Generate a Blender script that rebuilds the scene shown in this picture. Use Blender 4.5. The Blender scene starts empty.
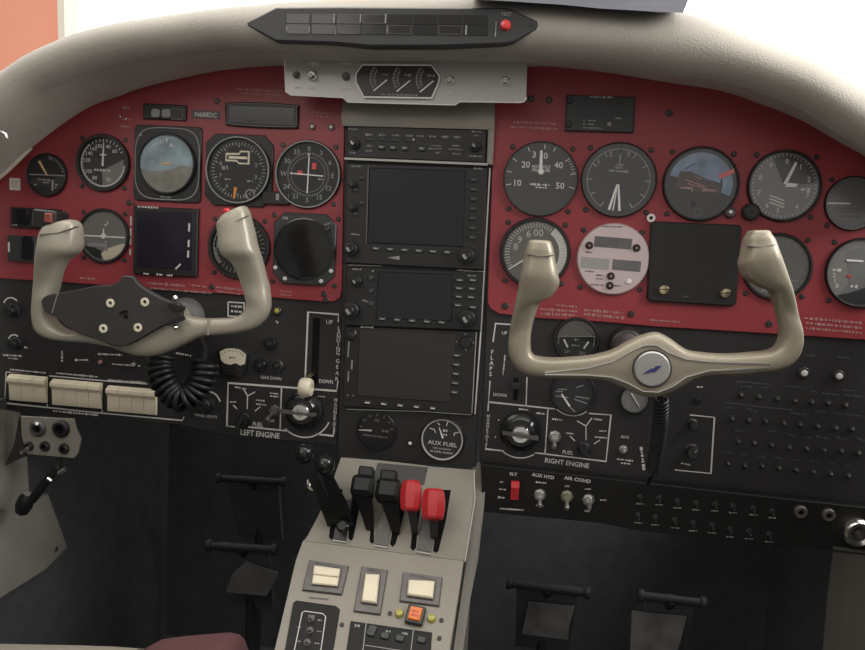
import bpy, bmesh, math, random
from math import sin, cos, tan, pi, radians, degrees, atan2, hypot
from mathutils import Vector, Matrix
random.seed(11)
SC = bpy.context.scene
COL = SC.collection

# ------------------------------------------------------------------ camera model
F, IW, IH = 760.0, 865.0, 650.0
ZC, DIST = 0.78, 0.90            # camera height above the cabin floor, distance from the instrument panel
def _rot():
    y, p, r = radians(6.843), radians(5.538), radians(3.105)
    Ry = Matrix(((cos(y), 0, sin(y)), (0, 1, 0), (-sin(y), 0, cos(y))))
    Rx = Matrix(((1, 0, 0), (0, cos(p), -sin(p)), (0, sin(p), cos(p))))
    Rz = Matrix(((cos(r), -sin(r), 0), (sin(r), cos(r), 0), (0, 0, 1)))
    return Rz @ Rx @ Ry
RT = _rot().transposed()
def p2w(v): return Vector((v[0], v[2], -v[1]))
CAM = Vector((0, -DIST, ZC))
def ray(px, py): return p2w(RT @ Vector((px - IW/2, py - IH/2, F)))
def at(px, py, y):
    d = ray(px, py); t = (y - CAM.y) / d.y
    return CAM + d * t
def atx(px, py, x):
    d = ray(px, py); t = (x - CAM.x) / d.x
    return CAM + d * t
cd = bpy.data.cameras.new('camera'); cam = bpy.data.objects.new('camera', cd); COL.objects.link(cam)
cd.sensor_fit = 'HORIZONTAL'; cd.sensor_width = 36; cd.lens = F / IW * 36; cd.clip_start = 0.02; cd.clip_end = 200
_r, _u, _b = p2w(RT @ Vector((1, 0, 0))), p2w(RT @ Vector((0, -1, 0))), p2w(RT @ Vector((0, 0, -1)))
cam.matrix_world = Matrix(((_r.x, _u.x, _b.x, CAM.x), (_r.y, _u.y, _b.y, CAM.y), (_r.z, _u.z, _b.z, CAM.z), (0, 0, 0, 1)))
SC.camera = cam

# ------------------------------------------------------------------ materials
MATS = {}
def mat(name, col, rough=.5, metal=0., spec=.5, bump=0., bscale=300., var=0., vscale=20., coat=0., emit=0.):
    m = bpy.data.materials.new(name); m.use_nodes = True
    nt = m.node_tree; b = nt.nodes['Principled BSDF']
    b.inputs['Base Color'].default_value = (*col, 1); b.inputs['Roughness'].default_value = rough
    b.inputs['Metallic'].default_value = metal; b.inputs['Specular IOR Level'].default_value = spec
    b.inputs['Coat Weight'].default_value = coat
    tc = nt.nodes.new('ShaderNodeTexCoord')
    if var:
        n = nt.nodes.new('ShaderNodeTexNoise'); n.inputs['Scale'].default_value = vscale; n.inputs['Detail'].default_value = 5
        r = nt.nodes.new('ShaderNodeValToRGB')
        r.color_ramp.elements[0].position = .3; r.color_ramp.elements[1].position = .7
        r.color_ramp.elements[0].color = (*[c*(1-var) for c in col], 1); r.color_ramp.elements[1].color = (*[min(1, c*(1+var)) for c in col], 1)
        nt.links.new(tc.outputs['Object'], n.inputs['Vector']); nt.links.new(n.outputs['Fac'], r.inputs['Fac']); nt.links.new(r.outputs['Color'], b.inputs['Base Color'])
    if bump:
        n2 = nt.nodes.new('ShaderNodeTexNoise'); n2.inputs['Scale'].default_value = bscale; n2.inputs['Detail'].default_value = 3
        bp = nt.nodes.new('ShaderNodeBump'); bp.inputs['Strength'].default_value = bump; bp.inputs['Distance'].default_value = .002
        nt.links.new(tc.outputs['Object'], n2.inputs['Vector']); nt.links.new(n2.outputs['Fac'], bp.inputs['Height']); nt.links.new(bp.outputs['Normal'], b.inputs['Normal'])
    if emit:
        b.inputs['Emission Color'].default_value = (*col, 1); b.inputs['Emission Strength'].default_value = emit
    MATS[name] = m; return m
def glass(name, fac, rough=.03, tint=(1, 1, 1)):
    m = bpy.data.materials.new(name); m.use_nodes = True; nt = m.node_tree
    nt.nodes.remove(nt.nodes['Principled BSDF']); out = nt.nodes['Material Output']
    t = nt.nodes.new('ShaderNodeBsdfTransparent'); t.inputs[0].default_value = (*tint, 1)
    g = nt.nodes.new('ShaderNodeBsdfGlossy'); g.inputs['Roughness'].default_value = rough
    lw = nt.nodes.new('ShaderNodeLayerWeight'); lw.inputs['Blend'].default_value = .15
    mr = nt.nodes.new('ShaderNodeMath'); mr.operation = 'ADD'; mr.inputs[1].default_value = fac
    mx = nt.nodes.new('ShaderNodeMixShader')
    nt.links.new(lw.outputs['Fresnel'], mr.inputs[0]); nt.links.new(mr.outputs[0], mx.inputs[0])
    nt.links.new(t.outputs[0], mx.inputs[1]); nt.links.new(g.outputs[0], mx.inputs[2]); nt.links.new(mx.outputs[0], out.inputs['Surface'])
    MATS[name] = m; return m
mat('red_paint', (.30, .038, .046), .40, bump=.10, bscale=500, var=.10, vscale=9)
mat('black_panel', (.020, .019, .019), .48, bump=.12, bscale=700, var=.2, vscale=14)
mat('black_plastic', (.014, .0135, .0135), .42, bump=.05, bscale=500)
mat('black_gloss', (.014, .014, .014), .16)
mat('black_matte', (.010, .010, .010), .9, spec=.1)
mat('dial_black', (.013, .013, .014), .6)
mat('dial_grey', (.20, .195, .18), .6)
mat('dial_mid', (.15, .15, .145), .6)
mat('dial_blue', (.20, .28, .40), .5, var=.35, vscale=60)
mat('dial_brown', (.060, .030, .024), .55)
mat('horizon_sky', (.30, .40, .44), .4, var=.35, vscale=55)
mat('horizon_earth', (.26, .25, .21), .4, var=.3, vscale=50)
mat('screen', (.009, .010, .012), .22)
mat('screen_purple', (.016, .013, .022), .22)
mat('screen_brown', (.030, .023, .023), .35)
mat('charcoal', (.036, .037, .038), .45, bump=.05)
mat('white_paint', (.66, .64, .60), .6)
mat('grey_paint', (.30, .30, .29), .6)
mat('dim_paint', (.075, .075, .072), .6)
mat('pink_paint', (.42, .20, .19), .6)
mat('needle_white', (.85, .84, .80), .5)
mat('needle_yellow', (.75, .50, .22), .5)
mat('needle_orange', (.85, .28, .05), .5)
mat('red_plastic', (.52, .026, .032), .35, var=.08, vscale=30)
mat('rust_plastic', (.24, .062, .042), .4)
mat('nickel', (.50, .49, .46), .32, metal=.9)
mat('lever_black', (.010, .010, .010), .35, spec=.35)
mat('black_satin', (.011, .0105, .010), .5, spec=.25)
mat('pedal_black', (.028, .028, .029), .6, spec=.3)
mat('red_lens', (.75, .05, .05), .2, coat=.5)
mat('orange_lens', (.80, .20, .035), .35, var=.15, vscale=150)
mat('yellow_lens', (.45, .40, .08), .2, coat=.6)
mat('cream_plastic', (.84, .75, .56), .42, var=.05, vscale=40)
mat('ivory', (.72, .66, .50), .4)
mat('vinyl', (.365, .337, .287), .62, bump=.35, bscale=650, var=.10, vscale=7)
mat('vinyl_bounce', (.58, .54, .465), .65, bump=.35, bscale=650, var=.10, vscale=9)  # same vinyl, lightened to paint bounced light on the underside band
mat('beige_paint', (.29, .265, .218), .5, bump=.15, bscale=600, var=.12, vscale=10)
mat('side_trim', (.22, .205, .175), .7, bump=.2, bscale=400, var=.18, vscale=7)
mat('yoke_paint', (.31, .272, .203), .36, metal=.25, bump=.12, bscale=900, var=.07, vscale=14)
mat('yoke_pale', (.37, .338, .268), .36, metal=.15, bump=.10, bscale=900, var=.07, vscale=14)
mat('aluminium', (.42, .41, .385), .45, metal=.6, bump=.06, bscale=500, var=.06, vscale=9)
mat('silver_face', (.72, .58, .58), .35, metal=.55, var=.05, vscale=20)
mat('grey_metal', (.13, .122, .115), .45, metal=.5, var=.15, vscale=60)
mat('dark_metal', (.060, .058, .056), .4, metal=.6)
mat('chrome', (.80, .78, .74), .18, metal=1.)
mat('brass', (.70, .60, .38), .22, metal=1.)
mat('slot_edge', (.40, .39, .36), .4, metal=.6)
mat('plate_black', (.034, .031, .028), .55, bump=.08, bscale=300, var=.15, vscale=15)
mat('carpet_dark', (.095, .097, .102), .95, bump=.8, bscale=900, var=.15, vscale=60, spec=.1)
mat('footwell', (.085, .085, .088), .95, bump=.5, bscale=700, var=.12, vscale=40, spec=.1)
mat('worn_steel', (.15, .145, .14), .6, metal=.2, var=.3, vscale=35)
mat('seat_red', (.060, .016, .018), .8, bump=.4, bscale=700, var=.12, vscale=15)
mat('seat_cream', (.16, .145, .115), .7, bump=.3, bscale=600)
mat('hangar_red', (.92, .38, .25), .7, var=.06, vscale=.7)
mat('hangar_trim', (.85, .78, .66), .7)
mat('grey_blue', (.235, .235, .27), .6, var=.08, vscale=20)
mat('olive_metal', (.34, .34, .25), .35, metal=.8)
mat('rubber', (.012, .012, .012), .42)
mat('emblem_blue', (.03, .04, .14), .35)
glass('gauge_glass', .022, .05)
glass('hazy_glass', .09, .2)
glass('window_glass', .0, .0)

# ------------------------------------------------------------------ frames, mesh builder, things
class Frame:
    """a work plane: origin, right, up, outward normal (towards the seats)"""
    def __init__(s, O, ez=Vector((0, 0, 1)), ex=Vector((1, 0, 0))):
        s.O = Vector(O); s.ex = ex.normalized(); s.ez = ez.normalized(); s.n = s.ex.cross(s.ez)
    def uv(s, px, py, off=0.):
        d = ray(px, py); o = s.O + s.n*off
        t = (o - CAM).dot(s.n) / d.dot(s.n); p = CAM + d*t - s.O
        return (p.dot(s.ex), p.dot(s.ez))
    def mat(s, c):
        o = s.O + s.ex*c[0] + s.ez*c[1]; y = -s.n
        return Matrix(((s.ex.x, y.x, s.ez.x, o.x), (s.ex.y, y.y, s.ez.y, o.y), (s.ex.z, y.z, s.ez.z, o.z), (0, 0, 0, 1)))
    def loc(s, w):
        p = Vector(w) - s.O; return (p.dot(s.ex), p.dot(s.ez), p.dot(s.n))
PF = Frame((0, 0, ZC))                       # the instrument panel
BF = Frame((0, -.045, ZC))                   # the switch bracket under the glareshield
GF = Frame((0, -.1135, ZC))                   # the face of the glareshield roll
LF = Frame((0, -.015, ZC))                   # lower switch strip
_a, _b2, _c = at(410, 462, .0), at(390, 545, -.06), at(370, 650, -.155)
def _up(p, q): v = Vector((0, p.y-q.y, p.z-q.z)); return v
QF = Frame((0, _b2.y, _b2.z), _up(_a, _b2))  # throttle quadrant
KF = Frame((0, _b2.y, _b2.z), _up(_b2, _c))  # pedestal console

_txt = {}
def text_geo(s):
    if s in _txt: return _txt[s]
    c = bpy.data.curves.new('t', 'FONT'); c.body = s; c.resolution_u = 2; c.offset = .012
    o = bpy.data.objects.new('t', c); COL.objects.link(o)
    dg = bpy.context.evaluated_depsgraph_get(); me = bpy.data.meshes.new_from_object(o.evaluated_get(dg))
    V = [(v.co.x, v.co.y) for v in me.vertices]; Fc = [tuple(p.vertices) for p in me.polygons]
    bpy.data.objects.remove(o); bpy.data.curves.remove(c); bpy.data.meshes.remove(me)
    xs = [v[0] for v in V] or [0]; ys = [v[1] for v in V] or [0]
    cx, cy = (min(xs)+max(xs))/2, (min(ys)+max(ys))/2; h = .70
    _txt[s] = ([((x-cx)/h, (y-cy)/h) for x, y in V], Fc, (max(xs)-min(xs))/h); return _txt[s]

class MB:
    def __init__(s, thing=None): s.bm = bmesh.new(); s.t = thing
    def v(s, u, w, d): return s.bm.verts.new((u, -d, w))
    def face(s, vs):
        try: s.bm.faces.new(vs)
        except ValueError: pass
    def loft(s, rings, cap0=True, cap1=True, closed=True):
        R = [[s.v(*p) for p in r] for r in rings]
        for a, b in zip(R, R[1:]):
            n = len(a)
            for i in range(n if closed else n-1):
                s.face((a[i], a[(i+1) % n], b[(i+1) % n], b[i]))
        if cap0: s.face(R[0][::-1])
        if cap1: s.face(R[-1])
        return s
    def prism(s, pts, d0, d1, ch=0.):
        if ch:
            cx = sum(p[0] for p in pts)/len(pts); cy = sum(p[1] for p in pts)/len(pts)
            inn = inset(pts, ch)
            s.loft([[(x, y, d0) for x, y in pts], [(x, y, d1-ch) for x, y in pts], [(x, y, d1) for x, y in inn]])
        else: s.loft([[(x, y, d0) for x, y in pts], [(x, y, d1) for x, y in pts]])
        return s
    def lathe(s, cx, cw, prof, n=36, ph=0., cap=True):
        s.loft([[(cx+r*cos(ph+2*pi*i/n), cw+r*sin(ph+2*pi*i/n), d) for i in range(n)] for r, d in prof], cap, cap); return s
    def disc(s, cx, cw, r, d0, d1, n=36, ch=0.):
        p = [(r, d0), (r, d1-ch)] + ([(r-ch, d1)] if ch else []); 
        return s.lathe(cx, cw, p, n)
    def flat(s, cx, cw, r, d, n=40):
        s.face([s.v(cx+r*cos(2*pi*i/n), cw+r*sin(2*pi*i/n), d) for i in range(n)]); return s
    def ring(s, cx, cw, r0, r1, d0, d1, n=44):
        prof = [(r0, d0), (r1, d0), (r1, d1), (r0, d1)]
        R = [[s.v(cx+r*cos(2*pi*i/n), cw+r*sin(2*pi*i/n), d) for i in range(n)] for r, d in prof]
        for k in range(4):
            a, b = R[k], R[(k+1) % 4]
            for i in range(n): s.face((a[i], a[(i+1) % n], b[(i+1) % n], b[i]))
        return s
    def rr(s, cx, cw, w, h, rad, d0, d1, ch=0., rot=0.): return s.prism(rrect(cx, cw, w, h, rad, rot), d0, d1, ch)
    def frame(s, cx, cw, w, h, t, d0, d1, rad=0.):
        o, i = rrect(cx, cw, w, h, rad), rrect(cx, cw, w-2*t, h-2*t, max(rad-t, 0) if rad else 0)
        if len(o) != len(i): i = rrect(cx, cw, w-2*t, h-2*t, 1e-5)
        prof = [(o, d0), (o, d1), (i, d1), (i, d0)]
        R = [[s.v(x, y, d) for x, y in q] for q, d in prof]; n = len(o)
        for k in range(4):
            a, b = R[k], R[(k+1) % 4]
            for j in range(n): s.face((a[j], a[(j+1) % n], b[(j+1) % n], b[j]))
        return s
    def seg(s, p, q, wd, d0, d1, wd2=None):
        wd2 = wd if wd2 is None else wd2
        dx, dy = q[0]-p[0], q[1]-p[1]; l = hypot(dx, dy) or 1; nx, ny = -dy/l/2, dx/l/2
        return s.prism([(p[0]+nx*wd, p[1]+ny*wd), (p[0]-nx*wd, p[1]-ny*wd), (q[0]-nx*wd2, q[1]-ny*wd2), (q[0]+nx*wd2, q[1]+ny*wd2)], d0, d1)
    def path(s, pts, wd, d0, d1, closed=False):
        n = len(pts); L, Rr = [], []
        for i in range(n):
            a = pts[(i-1) % n] if (closed or i) else pts[i]; b = pts[(i+1) % n] if (closed or i < n-1) else pts[i]
            dx, dy = b[0]-a[0], b[1]-a[1]; l = hypot(dx, dy) or 1; nx, ny = -dy/l*wd/2, dx/l*wd/2
            c1 = (pts[i][0]-a[0], pts[i][1]-a[1]); c2 = (b[0]-pts[i][0], b[1]-pts[i][1]); k = 1.
            if hypot(*c1) > 1e-9 and hypot(*c2) > 1e-9:
                cc = (c1[0]*c2[0]+c1[1]*c2[1])/hypot(*c1)/hypot(*c2); k = 1/max(.5, math.sqrt(max(0, (1+cc)/2)))
            L.append((pts[i][0]+nx*k, pts[i][1]+ny*k)); Rr.append((pts[i][0]-nx*k, pts[i][1]-ny*k))
        rings = [[(L[i][0], L[i][1], d0), (Rr[i][0], Rr[i][1], d0), (Rr[i][0], Rr[i][1], d1), (L[i][0], L[i][1], d1)] for i in range(n)]
        if closed: rings.append(rings[0])
        s.loft(rings, not closed, not closed); return s
    def arc(s, c, r, a0, a1, wd, d0, d1, n=24):
        return s.path([(c[0]+r*sin(radians(a0+(a1-a0)*i/n)), c[1]+r*cos(radians(a0+(a1-a0)*i/n))) for i in range(n+1)], wd, d0, d1)
    def sector(s, c, r0, r1, a0, a1, d0, d1, n=20):
        A = [radians(a0+(a1-a0)*i/n) for i in range(n+1)]
        return s.prism([(c[0]+r1*sin(a), c[1]+r1*cos(a)) for a in A] + [(c[0]+r0*sin(a), c[1]+r0*cos(a)) for a in A[::-1]], d0, d1)
    def exu(s, prof, u0, u1):
        """profile of (d, w) pairs drawn out along u"""
        s.loft([[(u0, w, d) for d, w in prof], [(u1, w, d) for d, w in prof]]); return s
    def text(s, st, cx, cw, h, d, rot=0., wid=None):
        V, Fc, w = text_geo(st); sx = h if wid is None or w == 0 else wid/w
        c, n = cos(rot), sin(rot)
        vs = [s.v(cx+x*sx*c-y*h*n, cw+x*sx*n+y*h*c, d) for x, y in V]
        for f in Fc: s.face([vs[i] for i in f])
        return s
    def dashes(s, p, q, h, d, gap=.35):
        """worn small print: a broken line of short strokes"""
        L = hypot(q[0]-p[0], q[1]-p[1]); t = 0.; ux, uy = (q[0]-p[0])/L, (q[1]-p[1])/L
        while t < L:
            e = min(L, t + h*random.choice((.5, .7, .9, 1.2)))
            for hh in ((-.3, .3), ):
                s.seg((p[0]+ux*t, p[1]+uy*t), (p[0]+ux*e, p[1]+uy*e), h*random.choice((.55, .8, 1.)), d-.0001, d)
            t = e + h*gap*random.choice((.6, 1., 1.6))
        return s
    def tube(s, P, rad, n=10):
        """round tube through 3-D local points (u, w, d)"""
        P = [Vector(p) for p in P]; rings = []; up = None
        for i, p in enumerate(P):
            t = (P[min(i+1, len(P)-1)] - P[max(i-1, 0)]).normalized()
            if up is None:
                up = t.orthogonal().normalized()
            up = (up - t*up.dot(t)).normalized(); bi = t.cross(up); r = rad[i] if isinstance(rad, (list, tuple)) else rad
            rings.append([tuple(p + up*r*cos(2*pi*k/n) + bi*r*sin(2*pi*k/n)) for k in range(n)])
        s.loft(rings); return s
    def axis(s, c, ax, prof, n=20, ph=0., squash=1.):
        """solid of revolution about axis ax through c; prof (radius, distance along axis)"""
        c = Vector(c); ax = Vector(ax).normalized(); a = ax.orthogonal().normalized()
        ref = Vector((1, 0, 0)); 
        if abs(ax.dot(ref)) < .95: a = (ref - ax*ax.dot(ref)).normalized()
        b = ax.cross(a)
        s.loft([[tuple(c + ax*t + a*r*cos(ph+2*pi*k/n) + b*r*squash*sin(ph+2*pi*k/n)) for k in range(n)] for r, t in prof]); return s
    def build(s, name, m, parent=None, label=None, smooth=35):
        bmesh.ops.recalc_face_normals(s.bm, faces=s.bm.faces[:])
        me = bpy.data.meshes.new(name); s.bm.to_mesh(me); s.bm.free()
        me.materials.append(MATS[m] if isinstance(m, str) else m)
        if smooth:
            me.shade_smooth(); me.set_sharp_from_angle(angle=radians(smooth))
        o = bpy.data.objects.new(name, me); COL.objects.link(o)
        p = parent if parent is not None else (s.t.e if s.t else None)
        if p is not None: o.parent = p
        if label: o['label'] = label
        return o
def rrect(cx, cw, w, h, r, rot=0.):
    r = min(r, w/2*.999, h/2*.999); out = []
    if r <= 0: out = [(-w/2, -h/2), (w/2, -h/2), (w/2, h/2), (-w/2, h/2)]
    else:
        for sx, sy, a0 in ((1, -1, -90), (1, 1, 0), (-1, 1, 90), (-1, -1, 180)):
            for k in range(6):
                a = radians(a0+90*k/5); out.append((sx*(w/2-r)+r*cos(a), sy*(h/2-r)+r*sin(a)))
    c, n = cos(rot), sin(rot)
    return [(cx+x*c-y*n, cw+x*n+y*c) for x, y in out]
def inset(pts, t):
    n = len(pts); A = sum(pts[i][0]*pts[(i+1) % n][1]-pts[(i+1) % n][0]*pts[i][1] for i in range(n)); sg = 1 if A > 0 else -1
    out = []
    for i in range(n):
        a, b, c = pts[i-1], pts[i], pts[(i+1) % n]
        e1 = Vector((b[0]-a[0], b[1]-a[1])); e2 = Vector((c[0]-b[0], c[1]-b[1]))
        if e1.length < 1e-9: e1 = e2
        if e2.length < 1e-9: e2 = e1
        e1.normalize(); e2.normalize()
        n1 = Vector((-e1.y, e1.x))*sg; n2 = Vector((-e2.y, e2.x))*sg; m = n1+n2
        if m.length < 1e-6: m = n1
        m.normalize(); k = t/max(.5, m.dot(n1)); out.append((b[0]+m.x*k, b[1]+m.y*k))
    return out
def smooth_pts(pts, n=4, closed=False):
    out = []; N = len(pts)
    for i in range(N if closed else N-1):
        p0, p1, p2, p3 = [pts[j % N] if closed else pts[max(0, min(N-1, j))] for j in (i-1, i, i+1, i+2)]
        for k in range(n):
            t = k/n
            out.append(tuple(.5*((2*b)+(c-a)*t+(2*a-5*b+4*c-d)*t*t+(-a+3*b-3*c+d)*t**3) for a, b, c, d in zip(p0, p1, p2, p3)))
    if not closed: out.append(tuple(pts[-1]))
    return out
class T:
    """a thing: an Empty at its place whose children are its parts"""
    def __init__(s, name, label, cat, px, py, fr=PF, group=None, off=None):
        off = (.005 if fr is PF else 0.) if off is None else off
        s.fr = fr; s.off = off; s.c = fr.uv(px, py, off); s.px, s.py = px, py
        s.e = bpy.data.objects.new(name, None); COL.objects.link(s.e); s.e.empty_display_size = .01
        s.e.matrix_world = fr.mat(s.c)
        if label:
            s.e['label'] = label; s.e['category'] = cat
        if group: s.e['group'] = group
    def l(s, px, py, off=None):
        u, w = s.fr.uv(px, py, s.off if off is None else off); return (u-s.c[0], w-s.c[1])
    def ls(s, pts, off=None): return [s.l(*p, off=off) for p in pts]
    def k(s, n=1.):
        a, b = s.fr.uv(s.px-5, s.py, s.off), s.fr.uv(s.px+5, s.py, s.off); return hypot(a[0]-b[0], a[1]-b[1])/10*n   # metres per photo pixel here
    def wl(s, w):
        u, v, d = s.fr.loc(w); return (u-s.c[0], v-s.c[1], d)
    def mb(s): return MB(s)
    def struct(s):
        for k in ('label', 'category', 'group'):
            if k in s.e: del s.e[k]
        s.e['kind'] = 'structure'
def pol(a, r): return (r*sin(radians(a)), r*cos(radians(a)))

# ------------------------------------------------------------------ boards of the instrument panel
def letter(mb, t, s, px, py, hpx, d, rot=0., wpx=None):
    c = t.l(px, py); k = t.k(); mb.text(s, c[0], c[1], hpx*k, d, rot, None if wpx is None else wpx*k)
def vletter(mb, t, s, p, q, hpx, d):
    """letters stacked one under another from p to q"""
    n = len(s); sp = isinstance(mb, Split)
    if sp: mb.begin()
    for i, ch in enumerate(s):
        f = i/(n-1)
        if ch != ' ': letter(mb, t, ch, p[0]+(q[0]-p[0])*f, p[1]+(q[1]-p[1])*f, hpx, d)
    if sp: mb.end()
def dash(mb, t, p, q, hpx, d): mb.dashes(t.l(*p), t.l(*q), hpx*t.k(), d)
def line(mb, t, pts, wpx, d, closed=False): mb.path(t.ls(pts), wpx*t.k(), d-.0006, d, closed)

class Split:
    """lettering of a board: every legend, line or print block becomes a part of its own"""
    def __init__(s, t, m, name='lettering'): s.t, s.m, s.name, s.open = t, m, name, None
    def begin(s): s.open = s.t.mb()
    def end(s): s.open.build(s.name, s.m); s.open = None
    def __getattr__(s, k):
        def f(*a, **kw):
            if s.open is not None: return getattr(s.open, k)(*a, **kw)
            mb = s.t.mb(); getattr(mb, k)(*a, **kw); mb.build('border_line' if k in ('path', 'arc') else s.name, s.m)
        return f
    def build(s, *a): pass
# red board on the pilot's side
rl = T('red_panel', 'red instrument board with a square display at its middle, behind the dark-plated yoke', 'panel', 170, 200, PF, None, .003)
o = [(-22, 277), (338*.5, 289.5), (325, 302), (334, 301.5), (340, 298), (342, 290), (345, 95), (346, 56), (283, 56), (238, 58), (190, 63), (142, 76), (102, 92), (61, 117), (30, 138), (-22, 172)]
rl.mb().prism(rl.ls(o), -.003, .003, .0008).build('board', 'red_paint')
m = Split(rl, 'pink_paint'); d = .0034
for p, q, h in (((236, 89), (283, 92), 2), ((240, 93), (283, 95.5), 2), ((312, 112), (331, 114), 2.5), ((316, 116), (328, 117), 2), ((122, 108), (130, 108), 2),
                ((122, 119), (131, 120), 2.5), ((121, 126), (130, 127), 2.5), ((148, 283), (185, 286), 3), ((150, 288), (212, 293), 2), ((216, 287), (242, 290), 2), ((217, 291), (240, 294), 2), ((281, 291), (292, 292), 2), ((280, 294.5), (291, 295.5), 2),
                ((80, 278), (95, 279), 2.5), ((190, 285), (207, 287), 2)):
    dash(m, rl, p, q, h, d)
m.build('lettering', 'pink_paint')
for x, y in ((126, 107), (121, 117), (127, 119)): c = rl.l(x, y); rl.mb().disc(c[0], c[1], .0013, .003, .005, 10).build('panel_light', 'chrome')
for x, y in ((217, 101), (324, 294), (212, 287), (129, 203), (340, 180), (326, 300)):
    c = rl.l(x, y); rl.mb().disc(c[0], c[1], .0035, .003, .0042, 14, .0008).build('screw', 'dark_metal')
# red board on the copilot's side
rr_ = T('red_panel', 'red instrument board around the round silver-faced gauge and the plain black box', 'panel', 680, 200, PF, None, .003)
o = [(487.5, 296), (488, 304), (491, 309), (499, 314), (541, 318.5), (602, 322), (658, 327), (709, 330), (805, 336), (865, 340), (900, 343), (905, 174), (865, 149), (849, 140), (808, 114), (772, 99), (721, 81), (683, 74), (645, 69), (553, 58), (526, 55), (497, 56), (494, 122)]
rr_.mb().prism(rr_.ls(o), -.003, .003, .0008).build('board', 'red_paint')
m = Split(rr_, 'pink_paint')
for p, q, h in (((513, 122), (557, 124), 2.5), ((511, 127), (558, 129), 2.5), ((556, 305), (578, 307), 2.5), ((540, 309), (577, 311.5), 3), ((541, 313.5), (577, 315.5), 3), ((584, 310), (623, 313), 3), ((584, 314), (624, 318), 3), ((650, 320), (680, 322), 2), ((510, 305), (520, 306), 2), ((804, 318), (862, 323), 3), ((806, 323), (862, 328), 3), ((806, 328), (862, 333), 2.5)):
    dash(m, rr_, p, q, h, .0034)
m.build('lettering', 'pink_paint')
for x, y in ((505, 306), (631, 314), (531, 99), (549, 100), (669, 113), (769, 324), (693, 204)):
    c = rr_.l(x, y); rr_.mb().disc(c[0], c[1], .0040, .003, .0042, 14, .0008).build('screw', 'dark_metal')
# black sub-panels
bl = T('console_board', 'black sub-panel with white legends LANDING GEAR and LEFT ENGINE below the red board', 'panel', 170, 370, PF, None, 0.)
o = [(-22, 262), (343, 285), (337, 446), (300, 442), (228, 436), (178, 425), (75, 416), (0, 408), (-22, 406)]
bl.mb().prism(bl.ls(o), -.006, -.0005, .0008).build('board', 'black_panel')
m = Split(bl, 'white_paint'); d = .0000
line(m, bl, [(305, 381), (308, 312), (338.5, 314.5), (338, 322)], 1.3, d)
line(m, bl, [(338, 381), (336.5, 391), (228, 383), (226.8, 426), (235, 427)], 1.3, d)
line(m, bl, [(281.5, 387), (280, 429)], 1.2, d)
line(m, bl, [(248, 427), (288, 431)], 1.3, d)
line(m, bl, [(316, 434), (333, 436), (334.5, 428)], 1.3, d)
c = bl.l(304, 410); m.arc(c, 26*bl.k(), 112, 222, 1.2*bl.k(), d-.0006, d)
line(m, bl, [(6, 372), (4.5, 403), (100, 413), (182, 420.5), (184, 417)], 1.1, d)
line(m, bl, [(6, 372), (47, 376), (51, 376), (101, 380.5), (106, 381), (147, 384)], 1.0, d)
line(m, bl, [(48, 376), (47, 407)], 1.0, d); line(m, bl, [(103, 381), (102, 412)], 1.0, d)
letter(m, bl, 'LEFT ENGINE', 260, 434, 5.2, d, -.02, 38)
letter(m, bl, 'FUEL', 258, 424.5, 4, d, -.02, 10)
letter(m, bl, 'UP', 329.5, 322, 3.8, d); letter(m, bl, 'DOWN', 326, 381.5, 3.4, d, 0, 13)
vletter(m, bl, 'LANDING', (339, 328), (338, 353), 3.6, d); vletter(m, bl, 'GEAR', (337.6, 361), (337, 379), 3.6, d)
vletter(m, bl, 'MAGNETOS', (335.8, 400), (334, 428), 3, d)
letter(m, bl, 'GEAR DOWN', 271, 378, 2.8, d, -.02, 20)
letter(m, bl, 'PANEL LIGHTS', 206, 416, 2.6, d, -.03, 22)
letter(m, bl, 'OFF', 244, 389, 2, d); letter(m, bl, 'OFF', 272, 421, 2.2, d)
line(m, bl, [(243, 388), (247.5, 396), (255, 392)], 1.0, d); line(m, bl, [(247.5, 396), (247, 409)], .9, d)
line(m, bl, [(233, 405), (237, 409)], .9, d); line(m, bl, [(255, 411), (260, 407)], .9, d)
for p, q, h in (((235, 387), (241, 388), 1.6), ((230, 402), (236, 402), 1.6), ((256, 400), (265, 401), 1.6), ((256, 404), (266, 405), 1.6), ((270, 393), (278, 394), 1.6), ((270, 396), (279, 397), 1.6),
                ((315, 396), (325, 397), 1.6), ((10, 369.5), (46, 373), 1.6), ((56, 373), (98, 377), 1.8), ((108, 380), (145, 382.5), 1.6), ((53, 411), (98, 415), 2.2), ((98, 354), (122, 355), 2), ((176, 353), (192, 356), 2), ((276, 321), (278, 323), 2),
                ((3, 355), (22, 356), 2), ((8, 358), (18, 359), 1.6), ((24, 347), (28, 348), 2), ((75, 360), (88, 360), 2), ((112, 364), (140, 366), 1.6), ((62, 351), (62, 362), 2), ((42, 313), (70, 321), 2)):
    dash(m, bl, p, q, h, d)
line(m, bl, [(228, 302), (228, 316), (244, 317), (244, 303), (228, 302)], 1., d)
dash(m, bl, (231, 306), (242, 307), 2, d); dash(m, bl, (231, 311), (242, 312), 2, d)
for c0, r, a0, a1 in (((11, 306), 8, -70, 50), ((14, 341), 6, -70, 40), ((208, 404), 12, -5, 75)):
    c = bl.l(*c0); m.arc(c, r*bl.k(), a0, a1, 1.2*bl.k(), d-.0006, d)
m.build('lettering', 'white_paint')
m = bl.mb(); m.prism(bl.ls([(313, 318), (320, 318.5), (318, 383), (311, 382.5)]), -.0006, .0001); m.build('lever_slot', 'black_matte')

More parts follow.
